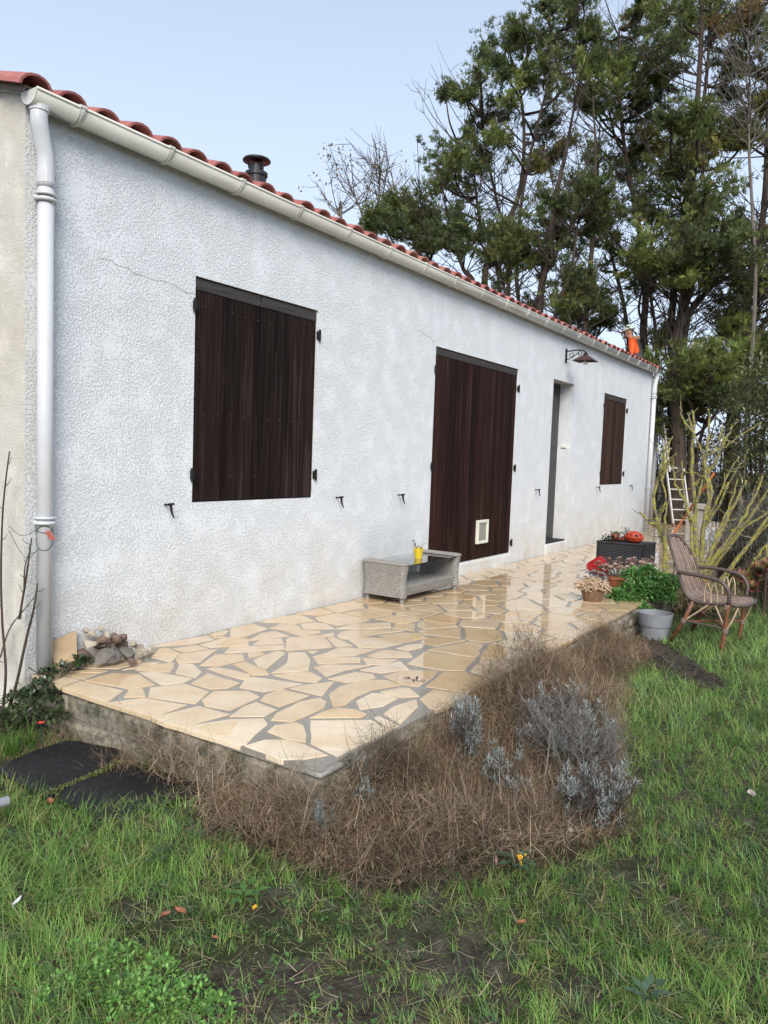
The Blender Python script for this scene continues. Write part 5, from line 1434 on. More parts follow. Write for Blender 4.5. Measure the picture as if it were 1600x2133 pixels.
    o = put_np('dry_grass', *join(parts), M['dry_blade']); tag(o, 'tangle of dead brown grass along the terrace edge', 'grass', kind='stuff')
dry_grass()

def soil_heap():
    g = np.random.default_rng(8); path = smooth_path([(3.98, -2.02), (3.72, -2.22), (3.42, -2.50), (3.0, -2.82)], 10); m = 13; V = []; n = len(path)
    d = np.gradient(path, axis=0); d /= np.linalg.norm(d, axis=1)[:, None]; nr = np.stack([-d[:, 1], d[:, 0]], -1)
    for i in range(n):
        wv = .17*math.sin(math.pi*(i+1.2)/(n+1.4))**.6+.02
        for j in range(m):
            s = (j/(m-1)-.5)*2; p = path[i]+nr[i]*s*wv+g.normal(0, .006, 2); z = float(gh(*p))-.01+.050*(1-s*s)*(wv/.17)+g.normal(0, .007); V.append((*p, z))
    mb = MB(); mb.add(V, [(i*m+j, (i+1)*m+j, (i+1)*m+j+1, i*m+j+1) for i in range(n-1) for j in range(m-1)])
    for k in range(700):
        i = g.integers(1, n-1); s = g.normal(0, .6); p = path[i]+nr[i]*s*.16+g.normal(0, .03, 2); r = g.uniform(.004, .012); zz = float(gh(*p))+max(0, .045*(1-s*s))
        mb.add(*rock((*p, zz), (r, r*g.uniform(.5, 1.6), r*.7), k, 0 if False else 1) if r > .009 else tube([(p[0], p[1], zz), (p[0]+g.normal(0, .018), p[1]+g.normal(0, .018), zz+g.uniform(0, .012))], [.003, .0015], 4))
    o = putmb('soil_heap', mb, M['soil']); tag(o, 'dark crumbly compost spilled across the grass from the terrace', 'soil', kind='stuff')
soil_heap()

# silvery lavender-like plants at the terrace edge
def silver_shrub(u, v, x, r, h, nst, label, woody=.3, seed=0):
    g = np.random.default_rng(100+seed); c = np.array(at(u, v, z=x)); z0 = float(gh(c[0], c[1])); base = np.array([c[0], c[1], z0]); T = thing('silver_shrub', tuple(base), label, 'shrub', None)
    paths = []; rad = []; parts = []
    subs = [c+g.normal(0, .42, 3)*np.array([r, r, h*.7]) for _ in range(5)]
    for k in range(nst):
        a = g.uniform(0, 6.28); q = g.random()**.6*.95; tip = subs[k % 5]+np.array([r*q*math.cos(a), r*q*math.sin(a), h*(g.uniform(-.75, 1.15)*math.sqrt(max(.12, 1-.6*q*q)))])
        b = base+np.array([g.normal(0, .3*r), g.normal(0, .3*r), -.01]); mid = b+(tip-b)*.55+np.array([g.normal(0, .2*r), g.normal(0, .2*r), -.012]); pth = smooth_path([b, mid, tip], 4); paths.append(pth); rad.append(np.linspace(.0032, .0014, len(pth)))
        if g.random() > woody:
            ax = unit(tip-mid+np.array([0, 0, .05])); nw = g.integers(2, 6)
            for j in range(nw):
                p = tip-ax*.016*j; m = int(g.integers(6, 11)); al = np.arange(m)*2.4+j; el = g.uniform(.1, 1.1, m)+(.35 if j == 0 else 0)
                X = unit(np.cross(ax, [.2, .8, .3])); Y = np.cross(ax, X); D = np.cos(el)[:, None]*(np.cos(al)[:, None]*X+np.sin(al)[:, None]*Y)+np.sin(el)[:, None]*ax+g.normal(0, .12, (m, 3))
                parts.append(leaves(np.tile(p, (m, 1)), D, g.uniform(.016, .040, m), .0040, tint(m, (.33, .36, .345), .28, .04, g), .1))
        else:
            for j in range(6):
                d = unit(g.normal(0, 1, 3)+np.array([0, 0, .6])); p0 = pth[-1-(j % 5)]; paths.append([p0, p0+d*.03, p0+d*.06+g.normal(0, .010, 3)]); rad.append([.0013, .001, .0006])
    V, Tt = tubes_np(paths, rad, 4); put_np('stem', V, Tt, None, M['twig_grey'] if woody > .5 else M['twig'], T, kind='stuff')
    if parts: put_np('leaf', *join(parts), M['leafy'], T, kind='stuff')
silver_shrub(967, 1525, .0, .055, .12, 60, 'upright silver leaved shrub rising from the dead grass', .05, 1)
silver_shrub(1205, 1540, -.06, .20, .135, 380, 'largest grey woody shrub, bare twigs with silver tips', .80, 2)
silver_shrub(1228, 1645, -.08, .12, .10, 140, 'rounded silver needle leaved shrub meeting the lawn', .35, 3)
silver_shrub(1045, 1590, -.04, .06, .07, 26, 'thin silver sprigs between the two larger silver shrubs', .2, 4)
silver_shrub(1075, 1630, -.09, .05, .03, 12, 'low silver sprigs under the woody grey shrub', .2, 41)
silver_shrub(675, 1700, -.10, .03, .03, 13, 'small silver sprig low in the brown grass below the terrace corner', .0, 5)
silver_shrub(757, 1640, -.06, .028, .06, 12, 'sparse silver sprigs against the terrace corner', .15, 6)
silver_shrub(745, 1582, -.01, .025, .02, 8, 'tiny silver tuft touching the broken paving corner', .0, 7)
silver_shrub(1200, 1480, -.02, .13, .05, 50, 'pale silver tips poking out behind the woody shrub', .4, 8)

# leafy green bush at the terrace edge
def leafy_mass(name, cs, n, lf, base, label, cat, seed, mat='leafy', wide=.75, stems=12, var=.28, lobes=1, zmin=None):
    g = np.random.default_rng(seed); cs = np.array(cs, float); b = np.array([*cs[:, :2].mean(0), float(gh(*cs[:, :2].mean(0)))]); T = thing(name, tuple(b), label, cat)
    w = (cs[:, 3]**2); w /= w.sum(); k = g.choice(len(cs), n, p=w); d = unit(g.normal(0, 1, (n, 3))); d[:, 2] = np.abs(d[:, 2])*.9-.15; rr = cs[k, 3]*g.uniform(.55, 1.03, n)
    C = cs[k, :3]+d*rr[:, None]*np.array([1, 1, .85])
    if zmin is not None: C[:, 2] = np.maximum(C[:, 2], zmin)
    parts = []
    for q in range(lobes):
        D = d+g.normal(0, .75, (n, 3))+np.array([0, 0, .15]); sh = .85+.3*np.clip((C[:, 2]-cs[k, 2])/cs[k, 3], -.5, 1)
        parts.append(leaves(C, D, g.uniform(.7, 1.3, n)*lf, g.uniform(.7, 1.2, n)*lf*wide, tint(n, base, var, .07, g), .1, .15))
    paths = [smooth_path([b+g.normal(0, .03, 3)*[1, 1, 0], cs[j % len(cs), :3]*.6+b*.4+g.normal(0, .04, 3), cs[j % len(cs), :3]+g.normal(0, .3, 3)*cs[j % len(cs), 3]], 4) for j in range(stems)]
    V, Tt = tubes_np(paths, [np.linspace(.006, .002, len(p)) for p in paths], 5); put_np('stem', V, Tt, None, M['twig'], T, kind='stuff')
    put_np('foliage', *join(parts), M[mat], T, kind='stuff'); return T
leafy_mass('leafy_herb', [(*at(1330, 1235, x=4.75), .20), (*at(1300, 1258, x=4.55), .15), (*at(1365, 1225, x=4.95), .19), (*at(1330, 1275, x=4.5), .15), (*at(1285, 1240, x=4.55), .09), (*at(1380, 1245, x=4.9), .13), (*at(1318, 1200, x=4.8), .11), (*at(1395, 1215, x=5.0), .14), (*at(1350, 1195, x=4.95), .12), (*at(1290, 1275, x=4.4), .10)], 4200, .034, (.13, .28, .075), 'bright green leafy herb bush spilling over the terrace edge behind the grey pot', 'bush', 61, lobes=2, wide=.6)
leafy_mass('ivy_plant', [(*at(130, 1392, x=.12), .045), (*at(165, 1378, x=.25), .05), (*at(100, 1405, x=.03), .05), (*at(85, 1430, x=-.05), .055), (*at(205, 1388, x=.38), .035), (*at(60, 1450, x=-.08), .06), (*at(105, 1450, x=-.04), .05), (*at(245, 1385, x=.5), .025)], 700, .026, (.045, .070, .032), 'dark green creeping plant at the foot of the white downpipe', 'plant', 62, 'waxy_leaf', .8, 8)
leafy_mass('ground_weed', [(*at(60, 1490, x=-.12), .07), (*at(20, 1500, x=-.15), .08), (*at(120, 1490, x=-.06), .05), (*at(30, 1460, x=-.08), .06)], 520, .03, (.060, .090, .034), 'dark leafy weeds tangled under the bare twigs at the house corner', 'weed', 63, 'leafy', .6, 10)
leafy_mass('parsley_weed', [(*at(u, v, z=-.205), r*1.1) for u, v, r in ((250, 2010, .07), (330, 2040, .07), (200, 2050, .07), (280, 2090, .08), (120, 2080, .07), (400, 2080, .06), (60, 2040, .05), (170, 1990, .05), (330, 2110, .07), (450, 2110, .05))], 1500, .017, (.17, .33, .08), 'patch of bright feathery green weed in the lawn', 'weed', 64, lobes=2, wide=.55, stems=1)

def broad_weed(u, v, n, lf, col, label, seed, up=.5, flower=None):
    g = np.random.default_rng(seed); p = np.array(at(u, v, z=-.19)); z = float(gh(p[0], p[1])); c = np.array([p[0], p[1], z+.02]); T = thing('lawn_weed', (p[0], p[1], z), label, 'weed')
    a = np.arange(n)*2.4; D = np.stack([np.cos(a), np.sin(a), g.uniform(up*.5, up*1.5, n)], -1); C = c+unit(D)*g.uniform(.0, lf*.8, n)[:, None]+[0, 0, .015]
    for k in range(n): put_np('leaf', *leaves(C[k:k+1], D[k:k+1], lf*g.uniform(.7, 1.2), lf*.5, tint(1, col, .15, .05, g), .15, .2), M['leafy'], T)
    if flower:
        f = np.array(at(*flower, z=-.13)); 
        for k in range(14): put('petal', *rock(f+g.normal(0, .008, 3)*[1, 1, 1.4], (.005, .005, .006), k, 1), M['yellow_petal'], T)
broad_weed(510, 1868, 9, .05, (.085, .17, .045), 'round leaved green rosette weed on the muddy lawn', 71)
broad_weed(1080, 1800, 14, .05, (.080, .135, .080), 'bluish clover like weed with a yellow flower head under the dead grass', 72, .35, (1085, 1785))
broad_weed(330, 1795, 9, .04, (.060, .105, .040), 'small broad leaved weed in the lawn below the rubber sheets', 73)
broad_weed(1345, 2090, 12, .045, (.080, .135, .085), 'grey green lobed weed in the thick lawn', 74)
broad_weed(640, 1760, 8, .03, (.075, .13, .04), 'small fresh green weed at the margin of the dead grass', 75)

def grass_tuft_flowers():
    p = np.array(at(85, 1507, x=-.18)); T = thing('red_flower', tuple(p-[0, 0, .05]), 'single red flower among grass beside the terrace wall', 'flower')
    put('stem', *tube([p-[0, 0, .10], p], .002, 5), M['green_wire'], T)
    for k in range(5):
        a = k*1.256; V, Tt, c = leaves([p], [[math.cos(a), math.sin(a), .35]], .022, .014, (.7, .06, .02)); put_np('petal', V, Tt, None, M['red_petal'], T)
    g = np.random.default_rng(3)
    def tuft(u, v, x, n, L, name, label, col=(.085, .17, .03)):
        c = np.array(at(u, v, x=x)); z = float(gh(c[0], c[1])); P = np.tile([c[0], c[1], z-.005], (n, 1))+np.c_[g.normal(0, .02, n), g.normal(0, .02, n), np.zeros(n)]
        o = put_np(name, *blades(P, g.uniform(.5, 1, n)*L, g.uniform(.003, .006, n), g.uniform(0, 6.28, n), g.uniform(.05, .5, n), g.uniform(.4, 1.6, n), tint(n, col, .25, .06, g), 4), M['grass_blade'], loc=(c[0], c[1], z)); tag(o, label, 'grass')
    tuft(60, 1540, -.22, 60, .20, 'grass_tuft', 'long arching green grass tuft by the red flower')
    tuft(300, 1575, -.02, 40, .12, 'grass_tuft', 'small green grass tuft growing at the foot of the terrace wall')
    tuft(25, 1560, -.3, 60, .2, 'grass_tuft', 'thick green grass tuft at the far end of the rubber sheet')
    # strip of moss between the two rubber sheets
    a, b = np.array(at(100, 1637, z=-.17)), np.array(at(250, 1568, z=-.17)); n = 700; q = g.random(n)
    C = a+(b-a)*q[:, None]+np.c_[g.normal(0, .010, n), g.normal(0, .010, n), np.zeros(n)]; C[:, 2] = gh(C[:, 0], C[:, 1])+.032+g.uniform(0, .010, n)
    o = put_np('moss', *leaves(C, unit(g.normal(0, 1, (n, 3))+[0, 0, .8]), .012, .007, tint(n, (.13, .16, .05), .3, .1, g)), M['leafy']); tag(o, 'strip of pale moss between the two black rubber sheets', 'moss', kind='stuff')
grass_tuft_flowers()

def sprig_edge():
    # dark leaved bramble sprig reaching over the paving
    b = np.array(at(905, 1450, x=1.28)); t = np.array(at(842, 1412, x=1.2)); g = np.random.default_rng(9); T = thing('bramble_sprig', tuple(b), 'dark leaved sprig arching from the dead grass over the paving', 'plant')
    p = smooth_path([b-[0, 0, .12], b+[0, 0, .02], (b+t)/2+[0, 0, .03], t], 5); put('stem', *tube(p, np.linspace(.003, .0012, len(p)), 5), M['twig'], T)
    for k in range(11):
        q = p[6+k % 10]; V, Tt, c = leaves([q], [g.normal(0, 1, 3)+[0, 0, .3]], .026, .017, tint(1, (.050, .045, .030), .3, .1, g)); put_np('leaf', V, Tt, c, M['waxy_leaf'], T)
sprig_edge()

# bare twigs of a climber at the near corner
def climber():
    T = thing('bare_climber', (-.1, .0, -.2), 'bare dark stems of a climbing plant beside the house corner', 'climber'); g = np.random.default_rng(14)
    def stem(L, x, r, mat='twig', side=True):
        P = smooth_path([at(u, v, x=x+dx) for u, v, dx in L], 5); put('stem', *tube(P, np.linspace(r, r*.45, len(P)), 6), M[mat], T, smooth=True)
        if side:
            for k in range(3, len(P)-1, 3):
                d = unit(g.normal(0, 1, 3)); put('twig', *tube([P[k], P[k]+d*.03, P[k]+d*.045+[0, 0, .01]], [.002, .0016, .001], 4), M[mat], T)
    stem([(5, 1490, 0), (12, 1400, 0), (5, 1300, .02), (2, 1200, .02), (5, 1080, .02), (12, 1000, .02), (20, 940, .02)], -.10, .007)
    stem([(0, 1520, 0), (30, 1440, 0), (55, 1330, .05), (70, 1270, .06), (78, 1215, .08)], -.08, .010)
    stem([(40, 1290, 0), (55, 1200, .02), (62, 1150, .03), (66, 1120, .03)], -.06, .006)
    stem([(50, 1230, 0), (52, 1180, .02), (62, 1150, .03)], -.06, .004)
    stem([(0, 1370, 0), (20, 1310, .0), (50, 1270, .02), (75, 1240, .05)], -.06, .005, 'twig_grey')
    stem([(60, 1390, 0), (75, 1400, .0), (82, 1405, .02)], .0, .003, 'twig', False)
    stem([(20, 1520, 0), (50, 1490, 0), (65, 1475, 0)], -.14, .009, 'twig_grey', False)
climber()

# lichen covered bare shrubs behind the chair
def lichen_shrub(name, stems, x, label, r0=.022, seed=0):
    r0 = r0*1.25; gg = np.random.default_rng(seed+700)
    stems = stems+[[(u+gg.normal(0, 6)*(k > 0)+(k*gg.uniform(-7, 9)), v+gg.normal(0, 6)*(k > 0)) for k, (u, v) in enumerate(L)] for L in stems if len(L) > 3]
    g = np.random.default_rng(200+seed); b = np.array(at(*stems[0][0], x=x)); T = thing(name, (b[0], b[1], float(gh(b[0], b[1]))), label, 'shrub'); mbs = []
    for i, L in enumerate(stems):
        off = g.uniform(-.15, .25)*(i > 0); k = len(L); r = r0*(1 if i < 4 else .6)
        P = smooth_path([np.array(at(u, v, x=x+off*(j/(k-1)))) for j, (u, v) in enumerate(L)], 5); P = P+np.r_[[[0, 0, 0]], g.normal(0, .006, (len(P)-1, 3))]
        if i < 6 and P[0][2] < .35:
            P = np.vstack([[P[0][0]+g.normal(0, .02), P[0][1]+g.normal(0, .02), float(gh(P[0][0], P[0][1]))-.03], P])
        put('branch', *tube(P, np.linspace(r, r*.35, len(P)), 7), M['lichen_bark'], T, smooth=False)
        for q in range(4, len(P)-1, 4):
            d = unit(P[q]-P[q-1]+g.normal(0, .5, 3)); ln = g.uniform(.07, .2); mbs.append(tube(smooth_path([P[q], P[q]+d*ln*.5+[0, 0, .01], P[q]+d*ln+[0, 0, .04]], 3), np.linspace(r*.35, .002, 7), 5))
    mb = MB(); [mb.add(*m) for m in mbs]; putmb('twig', mb, M['lichen_bark'], T, kind='stuff')
lichen_shrub('lichen_shrub', [[(1391, 1225), (1386, 1140), (1372, 1090), (1360, 1040), (1375, 990), (1390, 950), (1396, 918)], [(1387, 1150), (1384, 1100), (1388, 1050)], [(1366, 1095), (1345, 1080), (1333, 1068)], [(1376, 1000), (1395, 960), (1408, 945)], [(1378, 985), (1385, 940), (1402, 910)]], 5.6,
             'slim yellow lichen covered bare shrub between planter and armchair', .018, 1)
lichen_shrub('lichen_shrub', [[(1458, 1190), (1450, 1120), (1447, 1030), (1442, 950), (1446, 880), (1440, 855)], [(1462, 1190), (1465, 1100), (1480, 1030), (1470, 950), (1500, 935), (1520, 900), (1535, 875)], [(1468, 1185), (1500, 1110), (1530, 1050), (1555, 1000)], [(1470, 1190), (1520, 1120), (1560, 1060), (1590, 990)],
              [(1478, 1195), (1540, 1110), (1575, 1060), (1600, 1020)], [(1452, 1120), (1430, 1060), (1422, 1000), (1420, 960)], [(1448, 1010), (1480, 975), (1505, 930), (1502, 890)], [(1445, 900), (1430, 860)], [(1470, 960), (1478, 890), (1475, 850)], [(1465, 1100), (1490, 1050), (1510, 1000), (1540, 950)]], 6.9,
             'wide yellow lichen covered bare shrub spreading behind the rattan armchair', .024, 2)
lichen_shrub('lichen_shrub', [[(1530, 1225), (1565, 1180), (1590, 1145), (1625, 1095)], [(1540, 1225), (1580, 1190), (1625, 1150)], [(1545, 1225), (1590, 1205), (1630, 1190)], [(1500, 1210), (1550, 1150), (1600, 1080), (1640, 1040)]], 6.3, 'low sprawling lichen covered branches over the red succulents', .022, 3)

def red_succulents():
    g = np.random.default_rng(77)
    for i, (u, v, s) in enumerate(((1545, 1205, .13), (1580, 1190, .14), (1600, 1215, .14), (1565, 1225, .12), (1620, 1195, .13), (1530, 1235, .09), (1598, 1180, .10))):
        p = np.array(at(u, v, x=6.1+.12*(i % 3))); z = float(gh(p[0], p[1])); T = thing('red_succulent', (p[0], p[1], z), 'dark red rosette succulent under the sprawling lichen branches', 'succulent', 'red succulents beside the lawn')
        put('stem', *tube([(p[0], p[1], z-.02), p-[0, 0, .02]], .014, 7), M['twig'], T)
        put_np('rosette', *rosette(p, s, 34, (.20, .24, .085), (.24, .035, .042), axis=(-.5, -.2, .8), wide=.38, g=g), M['waxy_leaf'], T)
red_succulents()

# rosemary-grey shrub, laurel, undergrowth behind
def stemmy(name, boxc, n, h, col, label, seed, lw=.004):
    g = np.random.default_rng(seed); (x0, x1, y0, y1) = boxc; T = thing(name, ((x0+x1)/2, (y0+y1)/2, float(gh((x0+x1)/2, (y0+y1)/2))), label, 'shrub')
    x = g.uniform(x0, x1, n); y = g.uniform(y0, y1, n); e = np.minimum(np.minimum(x-x0, x1-x)/(x1-x0), np.minimum(y-y0, y1-y)/(y1-y0))*4; top = h*(.55+.45*np.clip(e, 0, 1))*g.uniform(.75, 1.1, n)
    P = np.stack([x, y, gh(x, y)], -1); V, Tt, C = blades(P, top, np.full(n, lw*1.8), g.uniform(0, 6.28, n), g.uniform(.0, .35, n), g.uniform(-.2, .5, n), tint(n, (.055, .045, .035), .3, .08, g), 4)
    put_np('stem', V, Tt, C, M['dry_blade'], T, kind='stuff')
    m = n*9; k = g.integers(0, n, m); q = g.uniform(.35, 1, m)**.7; az = g.uniform(0, 6.28, m); C0 = P[k]+np.c_[g.normal(0, .03, m)*q, g.normal(0, .03, m)*q, top[k]*q*.95]
    D = np.c_[np.cos(az)*.6, np.sin(az)*.6, np.full(m, .9)]
    put_np('leaf', *leaves(C0, D, g.uniform(.035, .07, m), .006, tint(m, col, .25, .06, g)), M['leafy'], T, kind='stuff')
stemmy('grey_shrub', (7.9, 9.4, -3.0, -1.85), 1500, 1.02, (.16, .165, .135), 'tall grey green rosemary like shrub behind the lichen branches', 81)
stemmy('grey_shrub', (6.3, 7.9, -3.4, -2.35), 700, .62, (.14, .13, .10), 'lower brownish shrub behind the red succulents', 82)
stemmy('dry_shrub', (5.0, 5.9, -2.5, -2.0), 350, .34, (.25, .21, .11), 'dry yellowish grass clump behind the armchair legs', 83)

def laurel():
    g = np.random.default_rng(91); b = np.array(at(1585, 1010, x=9.6)); z = float(gh(b[0], b[1])); T = thing('laurel_bush', (b[0], b[1], z), 'tall laurel bush with glossy olive leaves at the garden edge', 'bush')
    cs = [(1575, 965, .45), (1540, 930, .38), (1590, 890, .5), (1560, 850, .42), (1600, 820, .5), (1575, 790, .36), (1640, 880, .6), (1640, 960, .6), (1540, 985, .3), (1650, 800, .5), (1620, 770, .35)]
    C = np.array([[*at(u, v, x=9.6+.4*(i % 2)), r] for i, (u, v, r) in enumerate(cs)]); n = 6500; w_ = C[:, 3]**2; w_ /= w_.sum(); k = g.choice(len(C), n, p=w_); d = unit(g.normal(0, 1, (n, 3))); P = C[k, :3]+d*(C[k, 3]*g.uniform(.5, 1.02, n))[:, None]
    D = d*.7+g.normal(0, .5, (n, 3))+np.array([-.1, -.1, .25])
    put_np('foliage', *leaves(P, D, g.uniform(.06, .11, n), g.uniform(.025, .042, n), tint(n, (.115, .130, .055), .28, .07, g), .15, .1), M['waxy_leaf'], T, kind='stuff')
    mb = MB()
    for i in range(9):
        c = C[i, :3]; mb.add(*tube(smooth_path([(b[0]+g.normal(0, .1), b[1]+g.normal(0, .1), z-.02), (b[0]*.5+c[0]*.5, b[1]*.5+c[1]*.5, (z+c[2])/2), c], 4), np.linspace(.03, .008, 9), 6))
    putmb('trunk', mb, M['twig'], T)
laurel()
# ================================================================== cypress trees
def sprays(C, D, L, col, g, fingers=5):
    """feathery flat sprays: thin kites fanning out of each point"""
    n = len(C); V = []; T = []; K = []
    D = unit(D); X = np.cross(D, unit(g.normal(0, 1, (n, 3)))); X = unit(X); Y = np.cross(D, X)
    for f in range(fingers):
        a = (f/(fingers-1)-.5)*1.8; d = unit(D*math.cos(a)+X*math.sin(a)+Y*g.normal(0, .28, (n, 1))); ln = L*(1-.35*abs(a))*g.uniform(.7, 1.25, n)
        w_ = ln*.095; s = unit(np.cross(d, Y+.2*X)); b = C+D*(L*.12)[:, None]*f/fingers
        V.append(np.stack([b, b+d*(ln*.5)[:, None]+s*w_[:, None], b+d*ln[:, None], b+d*(ln*.5)[:, None]-s*w_[:, None]], 1)); K.append(np.repeat((col*(1+g.normal(0, .12, (n, 1))))[:, None], 4, 1))
    V = np.concatenate(V).reshape(-1, 3); K = np.concatenate(K).reshape(-1, 3); i = np.arange(n*fingers)[:, None]*4
    return V, np.concatenate([i+np.array([[0, 1, 2]]), i+np.array([[0, 2, 3]])]), np.clip(K, .003, .6)

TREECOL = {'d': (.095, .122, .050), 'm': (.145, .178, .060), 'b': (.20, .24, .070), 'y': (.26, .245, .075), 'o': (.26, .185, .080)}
def cypress(label, trunks, clumps, depth, seed, twigs=90, dens=1.0, r0=.16, zbase=-.2):
    """trunks, clumps: surveyed in the photograph, each at its own distance; depth = distance along the view axis"""
    g = np.random.default_rng(300+seed); PX = 1/FPX
    def pt(u, v, dd=0): return np.array(at(u, v, depth=depth+dd))
    tp = []
    for i, L in enumerate(trunks):
        dd = g.uniform(-.8, .8)*(i > 0); P = [pt(u, v, dd) for u, v in L]
        P = [np.array([P[0][0]+(0 if i == 0 else g.normal(0, .15)), P[0][1], zbase])]+P if P[0][2] > zbase+.2 else P
        tp.append(smooth_path(P, 5))
    extra = []
    for (u, v, rp, k) in clumps:
        for _ in range(1 if g.random() < .45 else 0): extra.append((u+g.normal(0, rp*.9), v+g.normal(0, rp*.7), rp*g.uniform(.35, .6), k if g.random() < .7 else 'd'))
    clumps = clumps+[e for e in extra if e[0] > 905 or e[1] > 380]
    T = thing('cypress_tree', (tp[0][0][0], tp[0][0][1], zbase), label, 'tree', 'cypress trees behind the house')
    for i, P in enumerate(tp):
        r = r0*(.66 if i == 0 else .42)*np.linspace(1, .22, len(P))*(1+.06*g.normal(size=len(P))); put('trunk', *tube(P, r, 9), M['cypress_bark'], T, smooth=True)
    allp = np.concatenate(tp); paths = []; rad = []; parts = []
    for (u, v, rp, k) in clumps:
        dd = g.uniform(-1.3, 1.1); c = pt(u, v, dd); r = rp*PX*(depth+dd)
        # the limb that carries this clump
        cand = allp[allp[:, 2] < c[2]-.25*r]; cand = cand if len(cand) else allp[:3]
        s = np.argmin(np.linalg.norm(cand-c, axis=1)+.5*np.abs(cand[:, 2]-(c[2]-1.0))); a = cand[s]; mid = (a+c)/2+np.array([g.normal(0, .12), g.normal(0, .12), -.12]); P = smooth_path([a, mid, c, c+(c-mid)*.25], 4); paths.append(P); rad.append(np.linspace(.035+.012*r, .012, len(P)))
        # plumes: short feathery boughs set loosely round the clump, with a few stragglers beyond it
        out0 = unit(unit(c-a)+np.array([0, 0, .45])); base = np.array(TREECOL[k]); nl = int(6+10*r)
        lob = c+np.clip(g.normal(0, .52, (nl, 3)), -1.25, 1.25)*r*np.array([1.15, 1.15, .85])
        for q in lob:
            paths.append(np.array([c+(q-c)*.05, (c+q)/2+g.normal(0, .04, 3), q])); rad.append([.012, .008, .004])
            lr = g.uniform(.13, .30)*(.6+.5*r); n = int(dens*g.uniform(24, 48)); dq = unit(out0+unit(q-c)*.7+g.normal(0, .35, 3))
            C = q+dq*(g.uniform(-1.0, 1.3, (n, 1))*lr)+g.normal(0, .40, (n, 3))*lr*np.array([1, 1, .6])
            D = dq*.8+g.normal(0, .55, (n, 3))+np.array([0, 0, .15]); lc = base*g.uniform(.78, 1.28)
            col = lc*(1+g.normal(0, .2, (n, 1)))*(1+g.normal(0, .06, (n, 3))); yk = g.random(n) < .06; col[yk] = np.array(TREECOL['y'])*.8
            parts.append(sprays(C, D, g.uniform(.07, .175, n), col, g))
    # fine dead wood inside the crown
    for k in range(twigs):
        P0 = tp[g.integers(0, len(tp))]; i = g.integers(max(1, len(P0)//5), len(P0)-1); a = P0[i]; az = g.uniform(0, 6.28); ln = g.uniform(.7, 2.2); d = np.array([math.cos(az), math.sin(az), g.uniform(.35, 1.3)]); d /= np.linalg.norm(d)
        P = smooth_path([a, a+d*ln*.5+g.normal(0, .08, 3), a+d*ln+np.array([0, 0, .25])+g.normal(0, .1, 3)], 4); paths.append(P); rad.append(np.linspace(.016, .005, len(P)))
        for s in range(4):
            j = g.integers(3, len(P)); e = unit(d+g.normal(0, .6, 3)); l2 = g.uniform(.3, .9); paths.append(np.array([P[j-1], P[j-1]+e*l2*.5+g.normal(0, .03, 3), P[j-1]+e*l2+[0, 0, .08]])); rad.append([.007, .005, .003])
    V, Tt = tubes_np(paths, rad, 4); put_np('branches', V, Tt, None, M['cypress_bark'], T, kind='stuff')
    put_np('crown', *join(parts), M['needle'], T, kind='stuff')

cypress('broad cypress whose crown leans out over the roof towards the stove flue', [[(1010, 700), (1012, 560), (1050, 480), (1082, 400), (1092, 300), (1085, 200), (1062, 110)], [(1080, 690), (1076, 560), (1090, 395), (1130, 220), (1180, 60), (1190, -20)], [(1040, 600), (1000, 460), (985, 350), (955, 300)], [(1060, 560), (1035, 420), (1010, 300), (995, 180)]],
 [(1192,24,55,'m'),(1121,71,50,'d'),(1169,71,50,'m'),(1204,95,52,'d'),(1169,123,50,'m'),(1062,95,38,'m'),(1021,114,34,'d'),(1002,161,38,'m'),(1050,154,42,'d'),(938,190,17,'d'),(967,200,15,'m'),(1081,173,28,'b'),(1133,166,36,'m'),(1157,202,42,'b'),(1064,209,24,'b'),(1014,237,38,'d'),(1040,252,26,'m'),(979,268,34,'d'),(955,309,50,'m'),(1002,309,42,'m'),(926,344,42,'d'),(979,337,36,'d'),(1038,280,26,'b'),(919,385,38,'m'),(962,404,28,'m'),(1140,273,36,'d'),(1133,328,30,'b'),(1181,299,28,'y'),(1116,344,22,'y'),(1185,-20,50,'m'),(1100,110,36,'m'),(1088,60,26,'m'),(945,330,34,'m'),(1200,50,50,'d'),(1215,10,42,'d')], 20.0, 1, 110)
cypress('low young cypress whose foliage starts just above the tiles', [[(880, 600), (870, 520), (850, 470), (840, 430)], [(900, 620), (880, 500), (875, 430)]],
 [(845,425,36,'m'),(879,430,42,'m'),(884,465,40,'d'),(874,492,40,'d'),(896,510,34,'b'),(838,470,36,'d'),(800,478,30,'d'),(770,470,26,'m'),(860,455,36,'m'),(826,448,28,'m'),(905,480,26,'d')], 17.0, 2, 25, r0=.10)
cypress('many stemmed cypress with low dark boughs over the middle of the roof', [[(1120, 700), (1128, 600), (1150, 470), (1160, 400), (1178, 320), (1200, 200)], [(1060, 690), (1050, 600), (1030, 520)], [(1215, 760), (1222, 620), (1235, 500), (1240, 400), (1240, 300), (1235, 200)], [(1150, 700), (1190, 560), (1205, 450)], [(990, 640), (965, 560), (935, 490), (905, 440)]],
 [(962,487,28,'d'),(993,494,38,'d'),(1014,482,34,'d'),(1050,513,38,'m'),(1086,503,42,'m'),(1121,487,46,'m'),(1157,475,46,'m'),(1193,458,50,'d'),(1204,411,46,'d'),(1133,451,32,'m'),(1057,577,32,'b'),(1181,594,38,'d'),(1204,594,40,'d'),(1193,636,46,'m'),(1228,641,38,'m'),(1112,641,22,'m'),(1216,677,34,'d'),(1026,534,28,'d'),(1232,416,40,'m'),(1232,594,32,'d'),(1239,636,32,'d'),(1256,665,28,'d'),(1170,510,34,'d'),(1100,530,26,'d'),(1230,480,34,'d')], 16.5, 3, 120, r0=.17)
